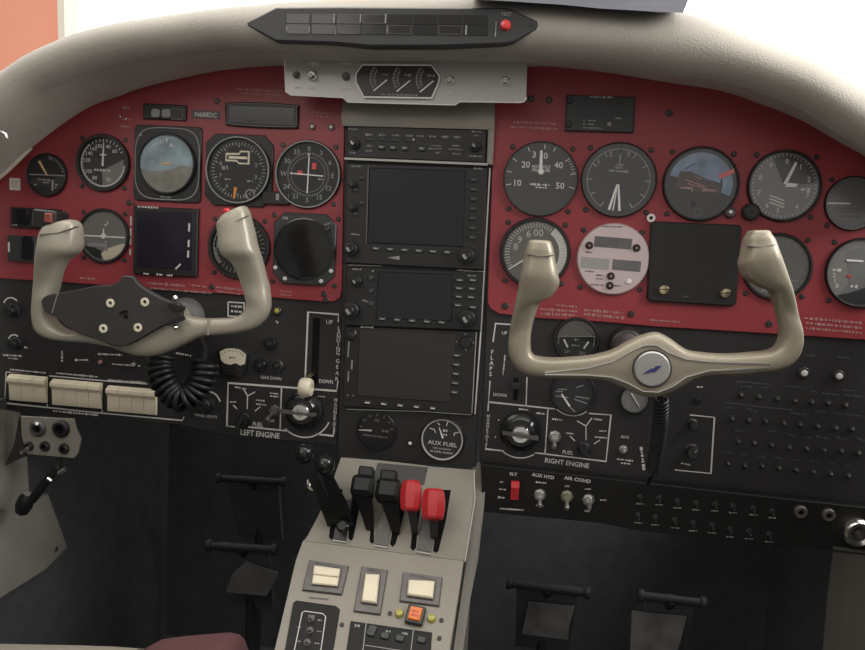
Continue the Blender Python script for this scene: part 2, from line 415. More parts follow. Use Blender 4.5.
br = T('console_board', 'black sub-panel with white legends FLAPS and RIGHT ENGINE and rows of circuit breakers', 'panel', 660, 410, PF, None, 0.)
o = [(486, 296), (905, 325), (905, 510), (865, 505), (480, 462.5), (486, 322)]
br.mb().prism(br.ls(o), -.006, -.0005, .0008).build('board', 'black_panel')
m = Split(br, 'white_paint')
line(m, br, [(493, 342), (495.5, 323.5), (515, 324.8)], 1.3, d); line(m, br, [(490, 381), (488.5, 402), (555, 409)], 1.3, d)
line(m, br, [(488.5, 402), (488, 411)], 1.3, d); line(m, br, [(486.5, 443), (485.5, 449), (504, 451)], 1.3, d); line(m, br, [(526, 407), (527, 377)], 1.2, d)
line(m, br, [(545, 454), (606, 461.5), (611, 415), (589, 413.5)], 1.2, d); line(m, br, [(548, 409), (545, 454)], 1.1, d); line(m, br, [(535, 453), (546, 454)], 1.2, d)
c = br.l(520, 432); m.arc(c, 28*br.k(), 145, 215, 1.2*br.k(), d-.0006, d)
c = br.l(573, 393); m.arc(c, 24*br.k(), 140, 220, 1.2*br.k(), d-.0006, d)
vletter(m, br, 'FLAPS', (492.5, 352), (490.5, 374), 4.4, d); vletter(m, br, 'MAGNETOS', (488.3, 416), (486.8, 440), 3, d)
letter(m, br, 'UP', 504.5, 333, 3.4, d); letter(m, br, 'DOWN', 500, 395, 3.4, d, -.02, 14)
letter(m, br, 'RIGHT ENGINE', 567, 463, 5.0, d, -.05, 46); letter(m, br, 'FUEL', 568, 452.5, 4, d, -.03, 11)
letter(m, br, 'AUX', 625, 437, 2.8, d)
line(m, br, [(577, 421), (586, 426), (592, 418)], 1.0, d); line(m, br, [(586, 426), (586, 440)], .9, d); line(m, br, [(570, 436), (575, 441)], .9, d); line(m, br, [(594, 444), (600, 440)], .9, d)
for p, q, h in (((505, 355), (503, 375), 1.5), ((552, 419), (562, 420), 2), ((536, 413), (545, 414), 2), ((594, 419), (602, 420), 1.8), ((566, 433), (574, 434), 1.8), ((599, 431), (606, 431), 1.6), ((595, 437), (607, 438), 1.8),
                ((519, 409), (529, 410), 2), ((617, 459), (633, 461), 1.8), ((621, 463), (630, 464), 1.8), ((641, 447), (644, 470), 3), ((498, 420), (500, 420), 2.5), ((495, 437), (496, 437), 2), ((681, 463), (690, 465), 2.4), ((697, 387), (703, 387), 2)):
    dash(m, br, p, q, h, d)
line(m, br, [(690, 415), (714.5, 417.5), (711, 473.5), (675, 470)], 1.2, d)
m.build('lettering', 'white_paint')
m = Split(br, 'dim_paint')
dash(m, br, (806, 355), (815, 356), 2, d); dash(m, br, (838, 357), (849, 358), 2, d)
line(m, br, [(736, 386), (737, 381.5), (770, 384.5)], .8, d); line(m, br, [(725, 410), (726, 402.5), (760, 407), (792, 410), (792, 414)], .8, d)
for p, q, h in (((740, 386), (752, 387), 1.6), ((758, 387), (768, 388), 1.6), ((786, 386), (806, 388), 2), ((811, 391), (817, 392), 1.6), ((822, 393), (838, 395), 2), ((843, 390), (855, 391), 1.6), ((844, 395), (864, 397), 1.8),
                ((728, 407.5), (737, 408.5), 2), ((746, 408), (757, 412), 2.4), ((793, 413), (807, 415), 2), ((815, 411), (825, 412), 1.8), ((833, 413), (862, 416), 1.6),
                ((735, 430), (743, 431), 2), ((769, 431), (778, 432), 1.8), ((786, 433), (794, 436), 2), ((804, 437), (812, 438), 1.6), ((816, 436), (828, 439), 2.4), ((836, 437), (846, 440), 2.4), ((857, 438), (865, 441), 2),
                ((723, 452), (732, 453), 2), ((742, 454), (748, 455), 1.6), ((758, 456), (766, 457), 1.6), ((775, 457), (784, 459), 2.2), ((794, 460), (801, 460), 1.6), ((811, 461), (819, 462), 1.6), ((830, 463), (835, 464), 1.5), ((846, 465), (851, 465), 1.5)):
    dash(m, br, p, q, h, d)
m.build('worn_lettering', 'dim_paint')
m = br.mb(); m.prism(br.ls([(514, 378), (518.5, 378), (517.5, 400), (513, 400)]), -.0006, .0001); m.build('lever_slot', 'black_matte')
m = br.mb(); m.path(br.ls([(480, 463.5), (600, 477), (760, 494), (865, 506), (905, 511)]), 1.2*br.k(), -.002, .0006); m.build('lower_edge', 'dark_metal')

bs = T('console_board', 'long black switch strip with legends ELT, AUX HYD and AIR COND hung below the sub-panel', 'panel', 640, 505, LF)
o = [(480.5, 464.5), (905, 512), (905, 562), (865, 553), (775, 545), (640, 531), (600, 523), (483, 512)]
bs.mb().prism(bs.ls(o), -.012, .0, .0008).build('board', 'black_satin')
m = Split(bs, 'white_paint'); d2 = .0004
letter(m, bs, 'ELT', 513.5, 474, 3.0, d2, -.03, 7.5); letter(m, bs, 'AUX HYD', 543, 476, 3.6, d2, -.07, 23); letter(m, bs, 'AIR COND', 577.5, 479.5, 3.6, d2, -.07, 27)
letter(m, bs, 'ON', 567, 486, 2, d2); letter(m, bs, 'OFF', 587, 511, 2.2, d2)
for p, q, h in (((500, 482), (503, 482), 1.6), ((499, 489), (506, 489.6), 1.6), ((498, 497), (505, 498), 3), ((500, 508.5), (524, 510), 1.7), ((536, 482), (546, 483), 1.8), ((536, 505), (543, 506), 1.8), ((585, 489), (591, 489), 1.6), ((600, 500), (606, 500), 1.6)): dash(m, bs, p, q, h, d2)
m.build('lettering', 'white_paint')

# ------------------------------------------------------------------ radio stack column
rc = T('radio_console', 'black centre column with a cream top edge that carries the stack of radios', 'console', 415, 290, PF, None, .0015)
rc.mb().prism(rc.ls([(345, 118), (494, 122), (475, 467), (337, 457), (342, 300)]), -.006, .0015, .0008).build('board', 'black_panel')
m = rc.mb(); m.loft([[(*rc.l(344, 127), .0), (*rc.l(495, 131), .0), (*rc.l(495, 131), .011), (*rc.l(344, 127), .011)], [(*rc.l(344, 118), .0), (*rc.l(495, 122), .0), (*rc.l(495, 122), .014), (*rc.l(344, 118), .014)],
     [(*rc.l(344, 108), .0), (*rc.l(495, 111), .0), (*rc.l(495, 111), .010), (*rc.l(344, 108), .010)], [(*rc.l(344, 98), -.0), (*rc.l(495, 99), -.0), (*rc.l(495, 99), .002), (*rc.l(344, 98), .002)]]); m.build('top_trim', 'beige_paint')
m = rc.mb(); m.prism(rc.ls([(488.5, 126), (495, 126), (493, 166), (487, 165)]), .0, .010, .001); m.build('side_trim', 'beige_paint')
m = rc.mb(); m.prism(rc.ls([(346, 158.3), (488, 164), (488, 166.4), (346, 160.4)]), .0, .010); m.build('trim_strip', 'slot_edge')
m = rc.mb(); m.path(rc.ls([(490, 168.5), (484.5, 268), (481, 330), (475, 414)]), 1.3*rc.k(), .001, .0024); m.path(rc.ls([(457, 270), (484.5, 272)]), 1.2*rc.k(), .001, .0024); m.path(rc.ls([(348, 265), (382, 266)]), .8*rc.k(), .001, .0022); m.build('edge_strip', 'white_paint')

def box_unit(t, poly, d1, m='black_plastic', name='case', ch=.001):
    return t.mb().prism(t.ls(poly), .001, d1, ch).build(name, m)
def small_knob(t, x, y, r, d0, h, inner=True, m='black_plastic', name='knob', label=None, mark='white_paint'):
    c = t.l(x, y); R = r*t.k()
    b = t.mb().lathe(c[0], c[1], [(R, d0), (R, d0+h*.55), (R*.92, d0+h*.6), (R*.66, d0+h*.62), (R*.6, d0+h*.95), (R*.52, d0+h)] if inner else [(R, d0), (R*.96, d0+h*.9), (R*.85, d0+h)], 20).build(name, m, label=label)
    if mark:
        t.mb().seg((c[0]-R*.3, c[1]+R*.2), (c[0]+R*.1, c[1]-R*.35), R*.32, d0+h, d0+h+.0004).build('index_mark', mark, b)
    return b
def button(t, x, y, w, h, d0, d1, m='black_plastic', mark=None, rot=-.05, name='button'):
    c = t.l(x, y); k = t.k(); b = t.mb().rr(c[0], c[1], w*k, h*k, min(w, h)*.3*k, d0, d1, .0006, rot).build(name, m)
    if mark: t.mb().rr(c[0], c[1], w*.62*k, h*.34*k, 0, d1, d1+.0003, 0, rot).build('legend', mark, b)
    return b
# audio panel
t = T('audio_panel', 'slim black audio selector panel with two rows of small buttons atop the radio stack', 'radio', 417, 145)
box_unit(t, [(348, 125.5), (487, 130), (486, 163), (347, 157.5)], .008)
m = Split(t, 'grey_paint'); dd = .0085
for i in range(8): x = 369.5+i*13.6 if i < 4 else 421+(i-4)*12.2; dash(m, t, (x-3.5, 135+.028*(x-369)), (x+3, 135.2+.028*(x-369)), 2.2, dd)
for p, q in (((349, 129.4), (358, 129.8)), ((431, 146), (442, 146.3)), ((429, 149), (442, 149.4)), ((436, 153), (441, 153)), ((452, 146), (460, 146.3)), ((449, 149.5), (463, 150)), ((453, 154), (461, 154.5)), ((472, 132), (481, 132.4)), ((474, 136), (479, 136)), ((469, 156.3), (482, 157)), ((350, 153), (356, 153.4)), ((366, 151), (373, 151.5)), ((367, 146), (372, 146.4))): dash(m, t, p, q, 1.5, dd)
m.build('lettering', 'grey_paint')
for i, (x, y) in enumerate(((382, 147.5), (393.5, 148), (405, 148.5), (422, 149))): button(t, x, y, 7, 5, .008, .0105, 'charcoal', 'grey_paint')
for i in range(4): button(t, 369.5+i*13, 139.5+i*.4, 9, 3.4, .008, .0095, 'charcoal')
small_knob(t, 355, 144, 5.5, .008, .010); small_knob(t, 475, 146.5, 5.5, .008, .010, mark='grey_paint')
c = t.l(414, 140); t.mb().disc(c[0], c[1], .0012, .008, .0095, 10).build('indicator_lamp', 'white_paint')
# big navigator
t = T('gps_navigator', 'large black navigator with a big unlit square screen, upper unit of the radio stack', 'radio', 416, 214)
box_unit(t, [(347, 163), (487, 168), (484, 270), (344.5, 263)], .008)
t.mb().prism(t.ls([(370, 168), (466, 171), (463.5, 247), (368, 243)]), .008, .0092, .0008).build('screen', 'screen')
m = t.mb(); m.path(t.ls([(369, 167), (367, 243.5)]), 1.2*t.k(), .008, .0092); m.build('bezel_edge', 'grey_metal')
for i in range(6): button(t, 376.5+i*14.2, 248.4+i*.75, 8, 4, .008, .0100, 'charcoal', 'grey_paint')
for i in range(7): button(t, 474-.3*i, 180+9.6*i, 7, 4.2, .008, .0102, 'charcoal', 'dim_paint')
for i, y in enumerate((178, 190, 203, 214)): button(t, 356 if i % 2 else 362, y, 5, 4, .008, .0105, 'charcoal', 'dim_paint')
small_knob(t, 354, 185, 4, .008, .010, mark='dim_paint'); small_knob(t, 354, 208, 4, .008, .010, mark='dim_paint')
small_knob(t, 352, 249, 7, .008, .014, mark='grey_paint'); small_knob(t, 466.5, 256, 8, .008, .014, mark='grey_paint')
m = Split(t, 'grey_paint'); dash(m, t, (352, 166.5), (362, 166.8), 1.6, .0085); dash(m, t, (474, 168.8), (483, 169), 1.8, .0085); m.prism(t.ls([(388, 257.5), (400, 256), (400, 260)]), .0081, .0084); dash(m, t, (352, 234), (361, 235), 1.5, .0085); dash(m, t, (455, 238), (462, 238.5), 1.5, .0085); m.build('lettering', 'grey_paint')
# second navigator
t = T('gps_navigator', 'smaller black navigator with a wide unlit screen, middle unit of the radio stack', 'radio', 413, 297)
box_unit(t, [(347, 266.5), (483.5, 272), (480.5, 330.5), (345, 325)], .008)
t.mb().prism(t.ls([(379, 271.5), (453, 274), (452, 321), (377, 318)]), .008, .0092, .0008).build('screen', 'screen')
for i in range(5): button(t, 383+i*14.8, 318.5+i*.9, 8, 3.6, .0092, .0108, 'charcoal', 'grey_paint')
for r, row in enumerate((((460, 280), (473, 280)), ((459, 288), (472, 288.5)), ((459, 296.5), (471, 297)), ((458, 305), (473, 307)))):
    for x, y in row: button(t, x, y, 8, 3.6, .008, .0100, 'charcoal', 'grey_paint')
for y in (278, 291, 304): button(t, 371.5, y-.5, 5, 5, .008, .0100, 'charcoal', 'dim_paint')
small_knob(t, 357, 281, 5.5, .008, .010, mark='grey_paint'); small_knob(t, 352, 310, 8.5, .008, .015, mark='grey_paint'); small_knob(t, 467, 318, 8.5, .008, .015, mark='grey_paint')
m = Split(t, 'grey_paint'); dash(m, t, (353, 269), (362, 269.3), 1.7, .0085); dash(m, t, (468, 275.5), (476, 276), 1.5, .0085); dash(m, t, (363, 300), (374, 303), 1.5, .0085)
c = t.l(373.5, 271); m.disc(c[0], c[1], .0011, .008, .0092, 8); m.build('lettering', 'grey_paint')
# map display
t = T('map_display', 'black multifunction display with a dark brown unlit screen, lowest unit of the radio stack', 'display', 409, 370)
box_unit(t, [(345, 326.5), (477.5, 331.5), (473, 415), (343, 406)], .007)
t.mb().prism(t.ls([(360, 330), (457, 334), (450, 402), (357.5, 395.5)]), .007, .0080, .0006).build('screen', 'screen_brown')
m = Split(t, 'grey_paint'); dash(m, t, (361, 326.8), (374, 327.3), 2, .0074); m.path(t.ls([(476.5, 332), (472, 413)]), 1*t.k(), .007, .0074); m.path(t.ls([(349.5, 341), (348.3, 357)]), 1.2*t.k(), .007, .0074); m.path(t.ls([(352.5, 360), (352, 369)]), 1.4*t.k(), .007, .0074); m.path(t.ls([(349, 371), (348.5, 381)]), 1.2*t.k(), .007, .0074)
m.path(t.ls([(347, 412*1.0-3), (420, 411), (472, 414.5)]), .5*t.k(), .007, .0072); c = t.l(353, 332); m.arc(c, 3*t.k(), 60, 200, 1.2*t.k(), .007, .0074)
for x, y in ((348, 395), (353.5, 395.3), (465.5, 334), (466, 349.5), (457, 341.5), (473.5, 342.5)): c = t.l(x, y); m.disc(c[0], c[1], .0009, .007, .0075, 8)
m.build('lettering', 'grey_paint')
for i in range(5): button(t, 368+16.3*i, 402+1.4*i, 7.5, 3.6, .0072, .0095, 'charcoal', 'white_paint')
for i in range(5): button(t, 457-.6*i, 355+9.2*i, 8, 3.4, .0072, .0092, 'charcoal', 'grey_paint')
c = t.l(466, 342); t.mb().disc(c[0], c[1], 6*t.k(), .007, .010, 20, .001).build('joystick', 'black_gloss')
small_knob(t, 352, 336, 4, .007, .006, mark=None)

# ------------------------------------------------------------------ round instruments
def gauge(name, label, x, y, r, cat='gauge', dial='dial_black', bez='black_plastic', screws=True, group=None, gl='gauge_glass', ringline=None, plate=None, off=.0, bw=.90):
    t = T(name, label, cat, x, y, PF, group); R = r*t.k(); t.R = R; b = .003+off
    if plate:
        t.mb().prism(rrect(0, 0, plate[0]*t.k(), plate[1]*t.k(), plate[2]*t.k()) if plate[2] >= 0 else inset_oct(plate[0]*t.k(), plate[1]*t.k(), -plate[2]*t.k()), b, b+.003, .0008).build('mounting_plate', 'charcoal' if len(plate) > 3 else bez); b += .003
    t.mb().lathe(0, 0, [(R, b), (R, b+.0035), (R*.975, b+.005), (R*(bw+.02), b+.005), (R*bw, b+.0022), (R*bw, b)], 56, cap=False).build('bezel', bez)
    t.mb().disc(0, 0, R*(bw+.01), b, b+.0012, 56).build('dial', dial)
    t.d = b+.0016; t.r = R*bw
    if ringline: t.mb().ring(0, 0, R*ringline-.7*t.k(), R*ringline+.5*t.k(), b+.002, b+.0055, 64).build('bezel_line', 'grey_paint')
    if screws:
        for sx, sy in ((-1, 1), (1, 1), (-1, -1), (1, -1)):
            t.mb().disc(sx*R*.80, sy*R*.83, .0030, .003, .0044, 14, .0008).build('screw', 'dark_metal')
    t.gb = b; t.gl = gl; return t
def inset_oct(w, h, c): return [(-w/2+c, -h/2), (w/2-c, -h/2), (w/2, -h/2+c), (w/2, h/2-c), (w/2-c, h/2), (-w/2+c, h/2), (-w/2, h/2-c), (-w/2, -h/2+c)]
def close(t):
    t.mb().flat(0, 0, t.r*1.005, t.gb+.0034, 48).build('cover_glass', t.gl)
def ticks(m, t, n, a0, a1, r0, r1, wd, full=False):
    for i in range(n if full else n+1):
        a = a0+(a1-a0)*i/n; m.seg(pol(a, r0*t.r), pol(a, r1*t.r), wd*t.r, t.d-.0004, t.d)
def nums(m, t, L, rr, h):
    for s, a in L: c = pol(a, rr*t.r); m.text(s, c[0], c[1], h*t.r, t.d)
def needle(t, a, r0, r1, w0, w1, mt='needle_white', name='needle', dz=.0008, o=(0, 0), label=None):
    p, q = pol(a, r0*t.r), pol(a, r1*t.r); o = (o[0]*t.r, o[1]*t.r)
    return t.mb().seg((p[0]+o[0], p[1]+o[1]), (q[0]+o[0], q[1]+o[1]), w0*t.r, t.d, t.d+dz, w1*t.r).build(name, mt, label=label)
def hubcap(t, r=.12, m='dial_black', o=(0, 0)): t.mb().disc(o[0]*t.r, o[1]*t.r, r*t.r, t.d, t.d+.0014, 20, .0003).build('needle_hub', m)

# pilot's side
g = gauge('dual_gauge', 'small black dial with a yellow needle beside the white placard on the red board', 47, 175, 20, bw=.95, screws=False)
m = g.mb(); ticks(m, g, 8, 10, 75, .78, .92, .05); m.seg((-.95*g.r, 0), (.95*g.r, .0), .05*g.r, g.d-.0004, g.d); m.seg((.28*g.r, -.22*g.r), (.28*g.r, -.75*g.r), .09*g.r, g.d-.0004, g.d)
for p, q in (((-.5, -.22), (.15, -.24)), ((-.2, -.36), (.1, -.36)), ((.42, -.45), (.55, -.45)), ((.42, -.6), (.52, -.6)), ((-.7, -.5), (-.55, -.5))): m.dashes((p[0]*g.r, p[1]*g.r), (q[0]*g.r, q[1]*g.r), .09*g.r, g.d)
m.path([(-.02*g.r+.1*g.r, .9*g.r), (.14*g.r, .75*g.r), (.2*g.r, .9*g.r)], .06*g.r, g.d-.0004, g.d); m.build('dial_markings', 'grey_paint')
needle(g, -33, .0, .78, .06, .12, 'needle_yellow'); close(g)
g = gauge('airspeed_indicator', 'black airspeed dial with a white arc and a grey wedge beside the square-cased horizon', 102.8, 163, 26.8, bw=.86)
m = g.mb(); ticks(m, g, 22, -160, 60, .86, .97, .035); m.arc((0, 0), g.r*.93, 95, 320, .06*g.r, g.d-.0004, g.d, 40)
nums(m, g, [('40', 18), ('60', 45), ('180', -15), ('160', -36), ('140', -58), ('120', -82), ('100', -120), ('80', -150), ('70', 160)], .70, .15); m.dashes((-.38*g.r, -.28*g.r), (.35*g.r, -.30*g.r), .10*g.r, g.d); m.build('dial_markings', 'white_paint')
m = g.mb(); m.prism([(-.05*g.r, -.3*g.r), (.9*g.r, .18*g.r)]+[pol(a, .9*g.r) for a in (80, 95, 110, 125, 140, 155, 170, 180)], g.d-.0005, g.d-.0001); m.build('grey_wedge', 'dial_grey')
needle(g, 2, -.12, .82, .08, .03); m = g.mb(); m.seg((-.12*g.r, .33*g.r), (.15*g.r, .33*g.r), .05*g.r, g.d, g.d+.0009); m.build('needle_crossbar', 'needle_white'); close(g)
# attitude indicator
g = gauge('attitude_indicator', 'square-cased attitude indicator with a pale blue and tan horizon ball', 167.5, 164, 29, plate=(67, 71, 4), dial='horizon_sky', screws=False, bw=.92)
k = g.k(); sq = []
for a in range(0, 360, 6):
    ca, sa = cos(radians(a)), sin(radians(a)); sq.append((32*k*abs(ca)**.52*(1 if ca > 0 else -1), 33.5*k*abs(sa)**.52*(1 if sa > 0 else -1)))
g.mb().path(sq, .9*k, .0055, .0064, True).build('case_line', 'grey_paint')
m = g.mb(); m.prism([pol(a, g.r*.995) for a in range(96, 262, 6)]+[(-.6*g.r, -.28*g.r), (.1*g.r, -.22*g.r), (.6*g.r, -.02*g.r)], g.d-.0005, g.d-.0001); m.build('horizon_ground', 'horizon_earth')
m = g.mb(); m.prism([(-.30*g.r, -.04*g.r), (0, .06*g.r), (.30*g.r, -.02*g.r), (0, -.03*g.r)], g.d-.0002, g.d+.0004); m.build('aircraft_symbol', 'needle_yellow')
m = g.mb(); m.prism([(-.07*g.r, .90*g.r), (.07*g.r, .90*g.r), (0, .70*g.r)][::-1], g.d-.0003, g.d+.0002); m.prism([(.08*g.r, .60*g.r), (.24*g.r, .60*g.r), (.15*g.r, .74*g.r)], g.d-.0003, g.d+.0002); ticks(m, g, 6, -55, -10, .72, .86, .03); m.build('roll_pointer', 'white_paint')
m = g.mb(); m.dashes((-6*k, -31*k), (5*k, -31.4*k), 1.6*k, .0064); c = (-27*k, 26*k); m.disc(c[0], c[1], 1.5*k, .006, .0072, 10); m.build('case_lettering', 'grey_paint'); close(g)
# altimeter
g = gauge('altimeter', 'black altimeter in a square case with an orange bug and a boxed counter', 239, 170.5, 32, plate=(67, 68, -9), screws=False, bw=.93, ringline=.97)
m = g.mb(); ticks(m, g, 50, 0, 360, .80, .90, .03, True); ticks(m, g, 10, 0, 360, .74, .90, .05, True); nums(m, g, [('1', 36), ('2', 72), ('3', 108), ('8', 288), ('9', 324), ('6', 216), ('7', 252)], .62, .13)
m.dashes((-.55*g.r, .05*g.r), (-.35*g.r, .08*g.r), .12*g.r, g.d); m.dashes((-.45*g.r, -.3*g.r), (-.2*g.r, -.3*g.r), .09*g.r, g.d); m.dashes((.3*g.r, -.33*g.r), (.5*g.r, -.33*g.r), .1*g.r, g.d); m.build('dial_markings', 'grey_paint')
m = g.mb(); m.path([(-.42*g.r, .50*g.r), (.02*g.r, .52*g.r), (.06*g.r, .60*g.r), (.34*g.r, .60*g.r), (.34*g.r, .22*g.r), (.02*g.r, .22*g.r), (-.06*g.r, .30*g.r), (-.42*g.r, .30*g.r)], .05*g.r, g.d-.0003, g.d+.0003, True); m.build('counter_frame', 'ivory')
m = g.mb(); m.rr(-.02*g.r, .40*g.r, .62*g.r, .08*g.r, 0, g.d-.0003, g.d+.0002); m.build('counter_drum', 'cream_plastic')
needle(g, 187, .55, .92, .10, .05, 'needle_orange', 'altitude_bug')
m = g.mb(); m.ring(.42*g.r, -.75*g.r, .13*g.r, .17*g.r, g.d, g.d+.0006, 24); m.build('baro_ring', 'grey_paint'); close(g)
m = g.mb(); m.rr(37*k, -24*k, 26*k, 12*k, 2*k, .0035, .008, .0008); m.build('adjuster_block', 'black_plastic'); m = g.mb(); m.rr(39*k, -23*k, 3*k, 6*k, 0, .008, .0084); m.build('adjuster_legend', 'grey_paint')
# course deviation indicator
g = gauge('course_indicator', 'black course dial with crossed white bars and two red flags beside the altimeter', 308, 174.5, 33, bw=.92, ringline=.96)
m = g.mb(); ticks(m, g, 72, 0, 360, .64, .70, .018, True); nums(m, g, [('0', 0), ('3', 30), ('6', 60), ('E', 90), ('12', 120), ('15', 150), ('S', 180), ('21', 210), ('24', 240), ('W', 270), ('30', 300), ('33', 330)], .81, .15); m.path([pol(a, .56*g.r) for a in range(0, 360, 10)], .012*g.r, g.d-.0004, g.d, True)
m.dashes((.34*g.r, -.13*g.r), (.52*g.r, -.14*g.r), .08*g.r, g.d); m.build('dial_markings', 'grey_paint')
m = g.mb(); m.seg((-.6*g.r, .02*g.r), (.5*g.r, -.03*g.r), .035*g.r, g.d, g.d+.0007); m.build('glideslope_bar', 'needle_white'); m = g.mb(); m.seg((.02*g.r, .56*g.r), (.0*g.r, -.6*g.r), .035*g.r, g.d+.0008, g.d+.0014); m.build('course_bar', 'needle_white')
m = g.mb(); m.rr(.19*g.r, .27*g.r, .14*g.r, .20*g.r, 0, g.d, g.d+.0006); m.build('warning_flag', 'red_lens'); m = g.mb(); m.rr(-.27*g.r, .04*g.r, .16*g.r, .14*g.r, .02*g.r, g.d, g.d+.0004); m.build('warning_flag', 'red_lens')
m = g.mb(); m.prism([(-.05*g.r, .60*g.r), (.05*g.r, .60*g.r), (0, .70*g.r)], g.d, g.d+.0004); m.build('lubber_mark', 'white_paint'); close(g)
# turn coordinator
g = gauge('turn_coordinator', 'grey turn coordinator with a white plane symbol and pale painted reflection behind the yoke horn', 103.5, 236, 25.8, dial='dial_grey', bw=.9)
m = g.mb(); m.seg((-.92*g.r, -.02*g.r), (.92*g.r, -.02*g.r), .06*g.r, g.d, g.d+.0006); m.disc(0, 0, .11*g.r, g.d, g.d+.0010, 16); m.seg((0, 0), (0, .30*g.r), .05*g.r, g.d, g.d+.0006); m.build('plane_symbol', 'needle_white')
m = g.mb(); m.prism([pol(a, .97*g.r) for a in (105, 120, 135, 150, 165, 178)]+[(-.1*g.r, -.72*g.r), (.16*g.r, -.5*g.r), (.7*g.r, -.3*g.r)], g.d-.0004, g.d+.0003); m.build('painted_reflection', 'ivory')  # bright reflection on the dial painted as an ivory patch
m = g.mb(); m.rr(-.28*g.r, -.38*g.r, .8*g.r, .16*g.r, .05*g.r, g.d-.0004, g.d+.0003); m.rr(.10*g.r, -.40*g.r, .16*g.r, .4*g.r, .04*g.r, g.d-.0004, g.d+.0004); m.build('level_tube', 'grey_paint')
m = g.mb(); m.prism([pol(a, .95*g.r) for a in (185, 200, 215, 230, 242)]+[(-.55*g.r, -.42*g.r), (-.1*g.r, -.6*g.r)], g.d-.0004, g.d); m.build('dark_wedge', 'dial_black')
m = g.mb(); m.arc((.05*g.r, .55*g.r), .12*g.r, 60, 200, .05*g.r, g.d, g.d+.0003, 8); m.build('dial_markings', 'white_paint'); close(g)
# vertical speed behind the yoke
g = gauge('vertical_speed_gauge', 'dial mostly hidden behind the yoke horn that carries a red button', 239, 247, 31, bw=.88)
m = g.mb(); ticks(m, g, 36, 0, 360, .80, .94, .03, True); nums(m, g, [('1', 60), ('2', 90), ('3', 120)], .66, .16); m.arc((0, 0), .9*g.r, 230, 300, .10*g.r, g.d-.0004, g.d); m.build('dial_markings', 'grey_paint')
m = g.mb(); m.sector((0, 0), .55*g.r, .9*g.r, 265, 310, g.d-.0004, g.d); m.build('blue_sector', 'dial_blue'); close(g)
# scope
t = T('storm_scope', 'square black instrument with a large blank round screen at the corner of the red board', 'instrument', 304.5, 249)
k = t.k(); t.mb().prism(inset_oct(62*k, 69*k, 10*k), .003, .007, .001).build('case', 'charcoal'); t.mb().lathe(0, 0, [(30*k, .007), (30*k, .0085), (28.5*k, .009), (28*k, .0072), (.001, .0074)], 48).build('round_screen', 'black_gloss')
for x, y in ((276, 267.5), (285.5, 278.5), (321.5, 281), (331.5, 271)): c = t.l(x, y); t.mb().disc(c[0], c[1], 2*k, .007, .0090, 12, .0005).build('button', 'white_paint')
c = t.l(328, 229); t.mb().disc(c[0], c[1], 2.6*k, .007, .012, 14, .0006).build('knob', 'dark_metal'); m = t.mb(); dash(m, t, (283, 218), (290, 218.4), 2.6, .0075); dash(m, t, (325, 225), (333, 222.5), 1.8, .0075); m.build('lettering', 'grey_paint')
for x, y in ((274, 215), (338, 219), (334, 286), (272, 281)): c = t.l(x, y); t.mb().disc(c[0], c[1], .003, .003, .0044, 12, .0008).build('screw', 'dark_metal')
# square display (moving map)
t = T('square_display', 'square unlit purple-black display with white edge legends in the red board', 'display', 166, 241)
t.mb().prism(t.ls([(134.5, 206), (199, 209), (197.5, 277), (134, 274)]), .003, .008, .001).build('case', 'black_plastic'); t.mb().prism(t.ls([(138, 211), (194, 213), (193, 270), (138, 267)]), .008, .0086, .0004).build('screen', 'screen_purple')
m = t.mb()
for p, q, h in (((139, 206.8), (160, 208), 2), ((130.5, 218), (130.5, 230), 0), ((145, 273.5), (151, 274), 1.8), ((158, 274.3), (164, 274.8), 1.8), ((168, 275), (174, 275.4), 1.8)):
    if h: dash(m, t, p, q, h, .0089)
for x, y, hh in ((190.5, 227.5, 8), (190, 243.5, 7), (189.5, 254, 7)): c = t.l(x, y); m.rr(c[0], c[1], 1.8*k, hh*k, 0, .0086, .009)
c1, c2 = t.l(177, 269), t.l(182, 264); m.seg(c1, c2, 1.6*k, .0086, .009); m.build('lettering', 'white_paint')
m = t.mb()
for x, y, hh in ((130.3, 221, 9), (130, 232, 8), (129.7, 241, 7), (129.5, 252, 6)): c = t.l(x, y); m.rr(c[0], c[1], 1.6*k, hh*k, 0, .0022, .0036)
m.build('side_lettering', 'white_paint')
for x, y in ((140, 272), (196, 211), (135, 204)): c = t.l(x, y); t.mb().disc(c[0], c[1], .002, .008, .0092, 10).build('screw', 'dark_metal')
# small modules of the red board
t = T('key_module', 'small black module with two grey keys high on the red board', 'switch', 164.5, 111.5)
t.mb().prism(t.ls([(143.5, 103.5), (186.5, 105.5), (186, 120.5), (143.5, 119)]), .003, .007, .001).build('case', 'black_plastic'); m = t.mb(); m.path(t.ls([(172, 109), (183.5, 109.5), (183.5, 120), (172, 119.5)]), .6*k, .007, .0074, True); m.build('window_frame', 'grey_metal')
for x in (157, 167.5): button(t, x, 113.5+(x-157)*.02, 8.5, 8, .007, .0095, 'grey_paint', None, name='key')
t = T('name_plate', 'narrow dark registration placard N688DC screwed to the red board', 'placard', 206, 114.5)
t.mb().prism(t.ls([(191, 110), (219, 111), (219, 119), (191, 118)]), .003, .0036).build('plate', 'screen_brown'); m = t.mb(); letter(m, t, 'N688DC', 205.5, 114.5, 4.4, .0039, -.02, 22); m.build('lettering', 'white_paint')
t = T('flat_display', 'wide blank dark display with rounded corners at the top of the red board', 'display', 262, 115)
t.mb().prism(t.ls(smooth_pts([(228, 103), (262, 102.5), (296, 105), (298.5, 108), (298, 126), (295, 128.5), (262, 128), (229, 125.5), (226.5, 122), (226.5, 106)], 4, True)), .003, .007, .001).build('case', 'black_plastic')
